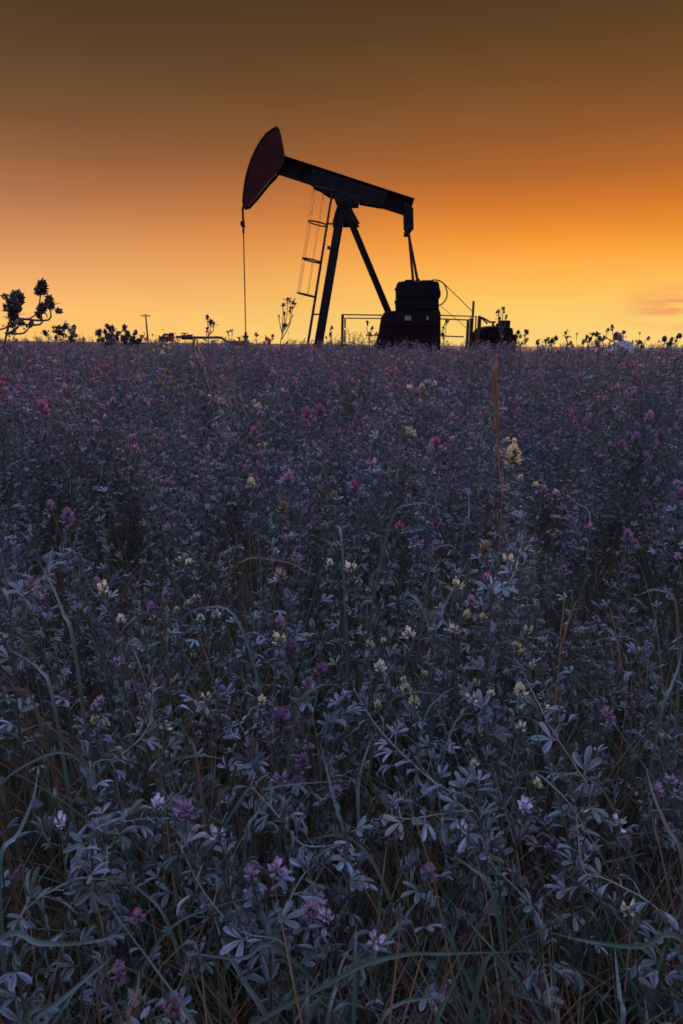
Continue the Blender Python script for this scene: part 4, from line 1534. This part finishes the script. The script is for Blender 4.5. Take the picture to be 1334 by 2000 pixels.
# more long grass blades standing out of the foreground
br_ = random.Random(64)
made = []
while len(made) < 40:
    y = 0.40 + 0.85 * br_.random() ** 1.2
    x = br_.uniform(-1, 1) * (0.55 * y + 0.05)
    if any((x - a) ** 2 + (y - b) ** 2 < 0.05 ** 2 for a, b in made):
        continue
    made.append((x, y))
    an = br_.uniform(0, 6.28)
    ln = br_.uniform(0.08, 0.26)
    h = canopy(x, y) * br_.uniform(0.85, 1.12)
    root = V((x, y, 0))
    side = V((cos(an), sin(an) * 0.6, 0)) * ln
    drop = br_.uniform(0.0, 0.12) if ln > 0.14 else 0.0
    ctl = [V((0, 0, 0)), side * 0.10 + V((0, 0, h * 0.5)), side * 0.42 + V((0, 0, h * 0.92)), side * 0.78 + V((0, 0, h * 0.99 - drop * 0.3)), side * 1.15 + V((0, 0, h * 0.98 - drop))]
    g = G()
    blade_geo(g, smooth_path(ctl, 5), br_.uniform(0.0025, 0.0055), 0, V((0.2, -1, 0.5)))
    mt = 'blade' if br_.random() < 0.82 else 'straw'
    o = link('grass_blade', g.mesh('grass_blade', mt, smooth=True))
    o.location = root
    what = ('arching ' if drop > 0.04 else 'slanting ' if ln > 0.15 else 'upright ') + ('green grass blade' if mt == 'blade' else 'dry straw blade')
    tag(o, near_label(root + ctl[3], what, canopy(x, y) * 0.8, 0, 0).replace('tall ', ''), 'grass blade', 'long grass blades in the foreground')


# ------------------------------------------------------------------ the rest of the crop: too many to count
def variant(name, g, mats):
    me = g.mesh(name, mats)
    return bpy.data.objects.new(name, me)


vr = random.Random(77)
var_heads = [None, None, None, None, None, ['purple'], ['purple'], ['magenta'], ['pink'], ['purple', 'pink'], ['magenta', 'purple'], ['yellow'], ['tan']]


def crop_sources(name, href, start, ls=1.0, step=0.033):
    c = bpy.data.collections.new(name)
    for i, hs in enumerate(var_heads):
        pl = Plant()
        for k in range(2):
            an = vr.uniform(0, 6.28)
            ln = vr.uniform(0.02, 0.09)
            b = V((vr.uniform(-.03, .03), vr.uniform(-.03, .03), 0))
            tip = V((ln * cos(an), ln * sin(an), href * (1.0 if k == 0 else vr.uniform(0.75, 0.95))))
            pl.grow(vr, stem_path(vr, b, tip, 0.10), r=0.0014, step=step, start=start, branch=0.52, lscale=ls, heads=hs,
                    apex=(vr.choice(hs), vr.uniform(0.85, 1.25), None) if hs else None)
        c.objects.link(variant(name + '_%02d' % i, pl.joined(), PMATS))
    return c


NEAR_H, FAR_H = 0.45, 0.85
src_near = crop_sources('short_crop_sources', NEAR_H, 0.3, 1.2, 0.040)
src_far = crop_sources('tall_crop_sources', FAR_H, 0.60, 1.0, 0.025)


def scatter(name, pts, coll, label_kind):
    """pts: (position, euler, scale vector, index). One object whose points carry copies of the plants in coll."""
    me = bpy.data.meshes.new(name)
    me.from_pydata([p[0] for p in pts], [], [])
    a = me.attributes.new('rot', 'FLOAT_VECTOR', 'POINT')
    a.data.foreach_set('vector', [c for p in pts for c in p[1]])
    a = me.attributes.new('scl', 'FLOAT_VECTOR', 'POINT')
    a.data.foreach_set('vector', [c for p in pts for c in p[2]])
    a = me.attributes.new('idx', 'INT', 'POINT')
    a.data.foreach_set('value', [p[3] for p in pts])
    o = link(name, me)
    tag(o, kind='stuff')
    ng = bpy.data.node_groups.new(name, 'GeometryNodeTree')
    ng.interface.new_socket('Geometry', in_out='INPUT', socket_type='NodeSocketGeometry')
    ng.interface.new_socket('Geometry', in_out='OUTPUT', socket_type='NodeSocketGeometry')
    gi, go = ng.nodes.new('NodeGroupInput'), ng.nodes.new('NodeGroupOutput')
    ci = ng.nodes.new('GeometryNodeCollectionInfo')
    both = bpy.data.collections.new(name + '_sources')
    for n_, c_ in enumerate(coll):
        for ob in sorted(c_.objects, key=lambda w: w.name):
            ob.name = 'source_%d_' % n_ + ob.name
            both.objects.link(ob)
    ci.inputs['Collection'].default_value = both
    ci.inputs['Separate Children'].default_value = True
    ci.inputs['Reset Children'].default_value = True
    iop = ng.nodes.new('GeometryNodeInstanceOnPoints')
    iop.inputs['Pick Instance'].default_value = True

    def attr(nm, ty):
        n = ng.nodes.new('GeometryNodeInputNamedAttribute')
        n.data_type = ty
        n.inputs['Name'].default_value = nm
        return n.outputs['Attribute']
    e2r = ng.nodes.new('FunctionNodeEulerToRotation')
    ng.links.new(attr('rot', 'FLOAT_VECTOR'), e2r.inputs[0])
    ng.links.new(gi.outputs[0], iop.inputs['Points'])
    ng.links.new(ci.outputs[0], iop.inputs['Instance'])
    ng.links.new(attr('idx', 'INT'), iop.inputs['Instance Index'])
    ng.links.new(e2r.outputs[0], iop.inputs['Rotation'])
    ng.links.new(attr('scl', 'FLOAT_VECTOR'), iop.inputs['Scale'])
    ng.links.new(iop.outputs[0], go.inputs[0])
    md = o.modifiers.new('plants', 'NODES')
    md.node_group = ng
    return o


def in_pad(x, y):
    return 22.0 < y < 32 and -12 < x < 9


wr = random.Random(5)
pts = []
NB = 5                                                                      # the first five kinds bear no flowers


def pick(x, y):
    fl = 0.5 + 0.5 * noise.noise(V((x * 0.9, y * 0.9, 30)))                 # patches richer in flowers
    d = sqrt(x * x + y * y)
    pf = (0.24 + 0.66 * max(0.0, fl * 1.6 - 0.35)) * (0.15 if d < 1.3 else 0.5 if d < 1.9 else 1.0)
    if wr.random() > pf:
        return wr.randrange(NB)
    return wr.choices(range(NB, len(var_heads)), [2, 1.5, 3, 7, 4.5, 2.5, 0.7 if d > 3 else 1.8, 0.9])[0]


bands = [(0.35, 0.8, 20), (0.8, 1.7, 75), (1.7, 4, 125), (4, 9, 80), (9, 22, 34), (22, 46, 6)]
for y0, y1, dens in bands:
    area = 0.5 * 2 * (0.62 * y1 + 1.0 + 0.62 * y0 + 1.0) * (y1 - y0)
    for _ in range(int(area * dens)):
        y = wr.uniform(y0, y1)
        hw = 0.62 * y + 1.0
        hw1 = 0.62 * y1 + 1.0
        x = wr.uniform(-hw1, hw1)
        if abs(x) > hw or in_pad(x, y):
            continue
        h = canopy(x, y) * (1.05 - 0.42 * wr.random() ** 1.6)
        gap = noise.noise(V((x * 3.1, y * 3.1, 40)))
        if y < 4 and gap < -0.2: h *= 0.66
        if y < 3 and gap < -0.30: continue
        if y < 1.7: h *= wr.uniform(0.66, 0.95)
        elif wr.random() < (0.012 if y < 4 else 0.03 if y < 9 else 0.06): h = wr.uniform(0.96, 1.01 + 0.005 * y)
        near = y < 1.3
        s = h / (NEAR_H if near else FAR_H)
        sh = 1.0 if y < 4 else (1.25 if y < 9 else 1.7 if y < 22 else 2.4)
        sxy = (0.55 + 0.45 * s) * sh * wr.uniform(0.85, 1.15)
        off = 0 if near else len(var_heads)
        pts.append(((x, y, ground_z(x, y) - 0.01), (wr.uniform(-.13, .13), wr.uniform(-.13, .13), wr.uniform(0, 6.28)), (sxy, sxy, s), off + pick(x, y)))
scatter('alfalfa_crop', pts, [src_near, src_far], None)

# understory: blades and straw
gsrc = bpy.data.collections.new('grass_sources')
gr = random.Random(9)
for i in range(6):
    g = G()
    for k in range(16):
        an = gr.uniform(0, 6.28)
        l_ = gr.uniform(0.12, 0.36) if i < 4 else gr.uniform(0.22, 0.48)
        b = V((gr.uniform(-.04, .04), gr.uniform(-.04, .04), 0))
        o_ = V((cos(an), sin(an), 0)) * l_ * gr.uniform(0.1, 0.55)
        tp = b + o_ + V((0, 0, l_ * gr.uniform(0.75, 1.0)))
        md = b + o_ * 0.25 + V((0, 0, l_ * 0.65))
        straw = gr.random() < (0.75 if i < 4 else 0.25)
        blade_geo(g, bez(b, md, tp, 4), gr.uniform(0.0012, 0.0032) * (1 if straw else 1.8), 1 if straw else 0, V((gr.uniform(-1, 1), gr.uniform(-1, 1), 0.3)))
    gsrc.objects.link(variant('tuft_%02d' % i, g, ['grass', 'straw']))
pts = []
for _ in range(3800):
    y = 0.25 + 3.2 * gr.random() ** 1.5
    x = gr.uniform(-1, 1) * (0.62 * y + 0.8)
    s = gr.uniform(0.6, 1.3)
    pts.append(((x, y, ground_z(x, y) - 0.005), (gr.uniform(-.35, .35), gr.uniform(-.35, .35), gr.uniform(0, 6.28)), (s, s, s), gr.randrange(6)))
scatter('grass', pts, [gsrc], None)

# ------------------------------------------------------------------ shrub at the foot of the railing, boulder
rng = random.Random(44)
sy = PY - 2.6
c0 = at(690, 672, sy)
sh = thing('shrub', V((c0.x, sy, 0)), 'low dark shrub mound in front of the thick railing post', 'shrub')
g = G()
fo = G()
for k in range(16):
    a = rng.uniform(0, 6.28)
    r_ = 0.85 * sqrt(rng.random())
    tip = V((c0.x + 1.05 * r_ * cos(a), sy + 0.6 * r_ * sin(a), 1.30 * sqrt(max(0.05, 1 - r_ * r_)) + 0.1 + rng.uniform(-.1, .06)))
    g.tube(bez(V((c0.x + rng.uniform(-.1, .1), sy, 0)), V(((c0.x + tip.x) / 2, sy, tip.z * 0.7)), tip, 4), [0.02, 0.016, 0.012, 0.008, 0.004], 5)
part('branch', g, 'wood', sh)
for k in range(1700):
    a, b = rng.uniform(0, 6.28), rng.random()
    r_ = rng.random() ** 0.4
    th = math.acos(b)
    lump = 1 + 0.22 * noise.noise(V((cos(a) * 2, sin(a) * 2, b * 3)))
    p = V((c0.x + 0.92 * r_ * sin(th) * cos(a) * lump, sy + 0.6 * r_ * sin(th) * sin(a) * lump, 0.25 + 1.13 * r_ * b * lump))
    m = Matrix.Translation(p) @ Euler((rng.uniform(-1, 1), rng.uniform(-1, 1), a)).to_matrix().to_4x4()
    leaflet(rng.uniform(0.05, 0.09), rng.uniform(0.025, 0.04), 0.4, 0.5, rng, fo, m, 3)
tag(part('foliage', fo, 'bud', sh), kind='stuff')

by = 18.0
c0 = at(1212, 690, by)
g = G()
nu, nv = 28, 16
w_ = (at(1244, 690, by).x - at(1180, 690, by).x) / 2
zt = at(1215, 664, by).z
for j in range(nv + 1):
    for i in range(nu):
        th, ph = pi * j / nv, 2 * pi * i / nu
        d = V((sin(th) * cos(ph), sin(th) * sin(ph), cos(th)))
        k = 1 + 0.10 * noise.noise(d * 1.6 + V((3, 1, 0))) + 0.05 * noise.noise(d * 4)
        g.v.append((c0.x + d.x * w_ * k, by + d.y * w_ * 0.9 * k, zt / 2 + d.z * zt * 0.5 * k))
        g.mg.append(0)
for j in range(nv):
    for i in range(nu):
        a, b = j * nu + i, j * nu + (i + 1) % nu
        g.f.append((a, a + nu, b + nu, b)); g.mi.append(0)
o = link('boulder', g.mesh('boulder', 'rock', V((c0.x, by, 0)), smooth=True))
o.location = (c0.x, by, 0)
tag(o, 'pale rounded boulder behind the flowers on the right horizon', 'boulder')
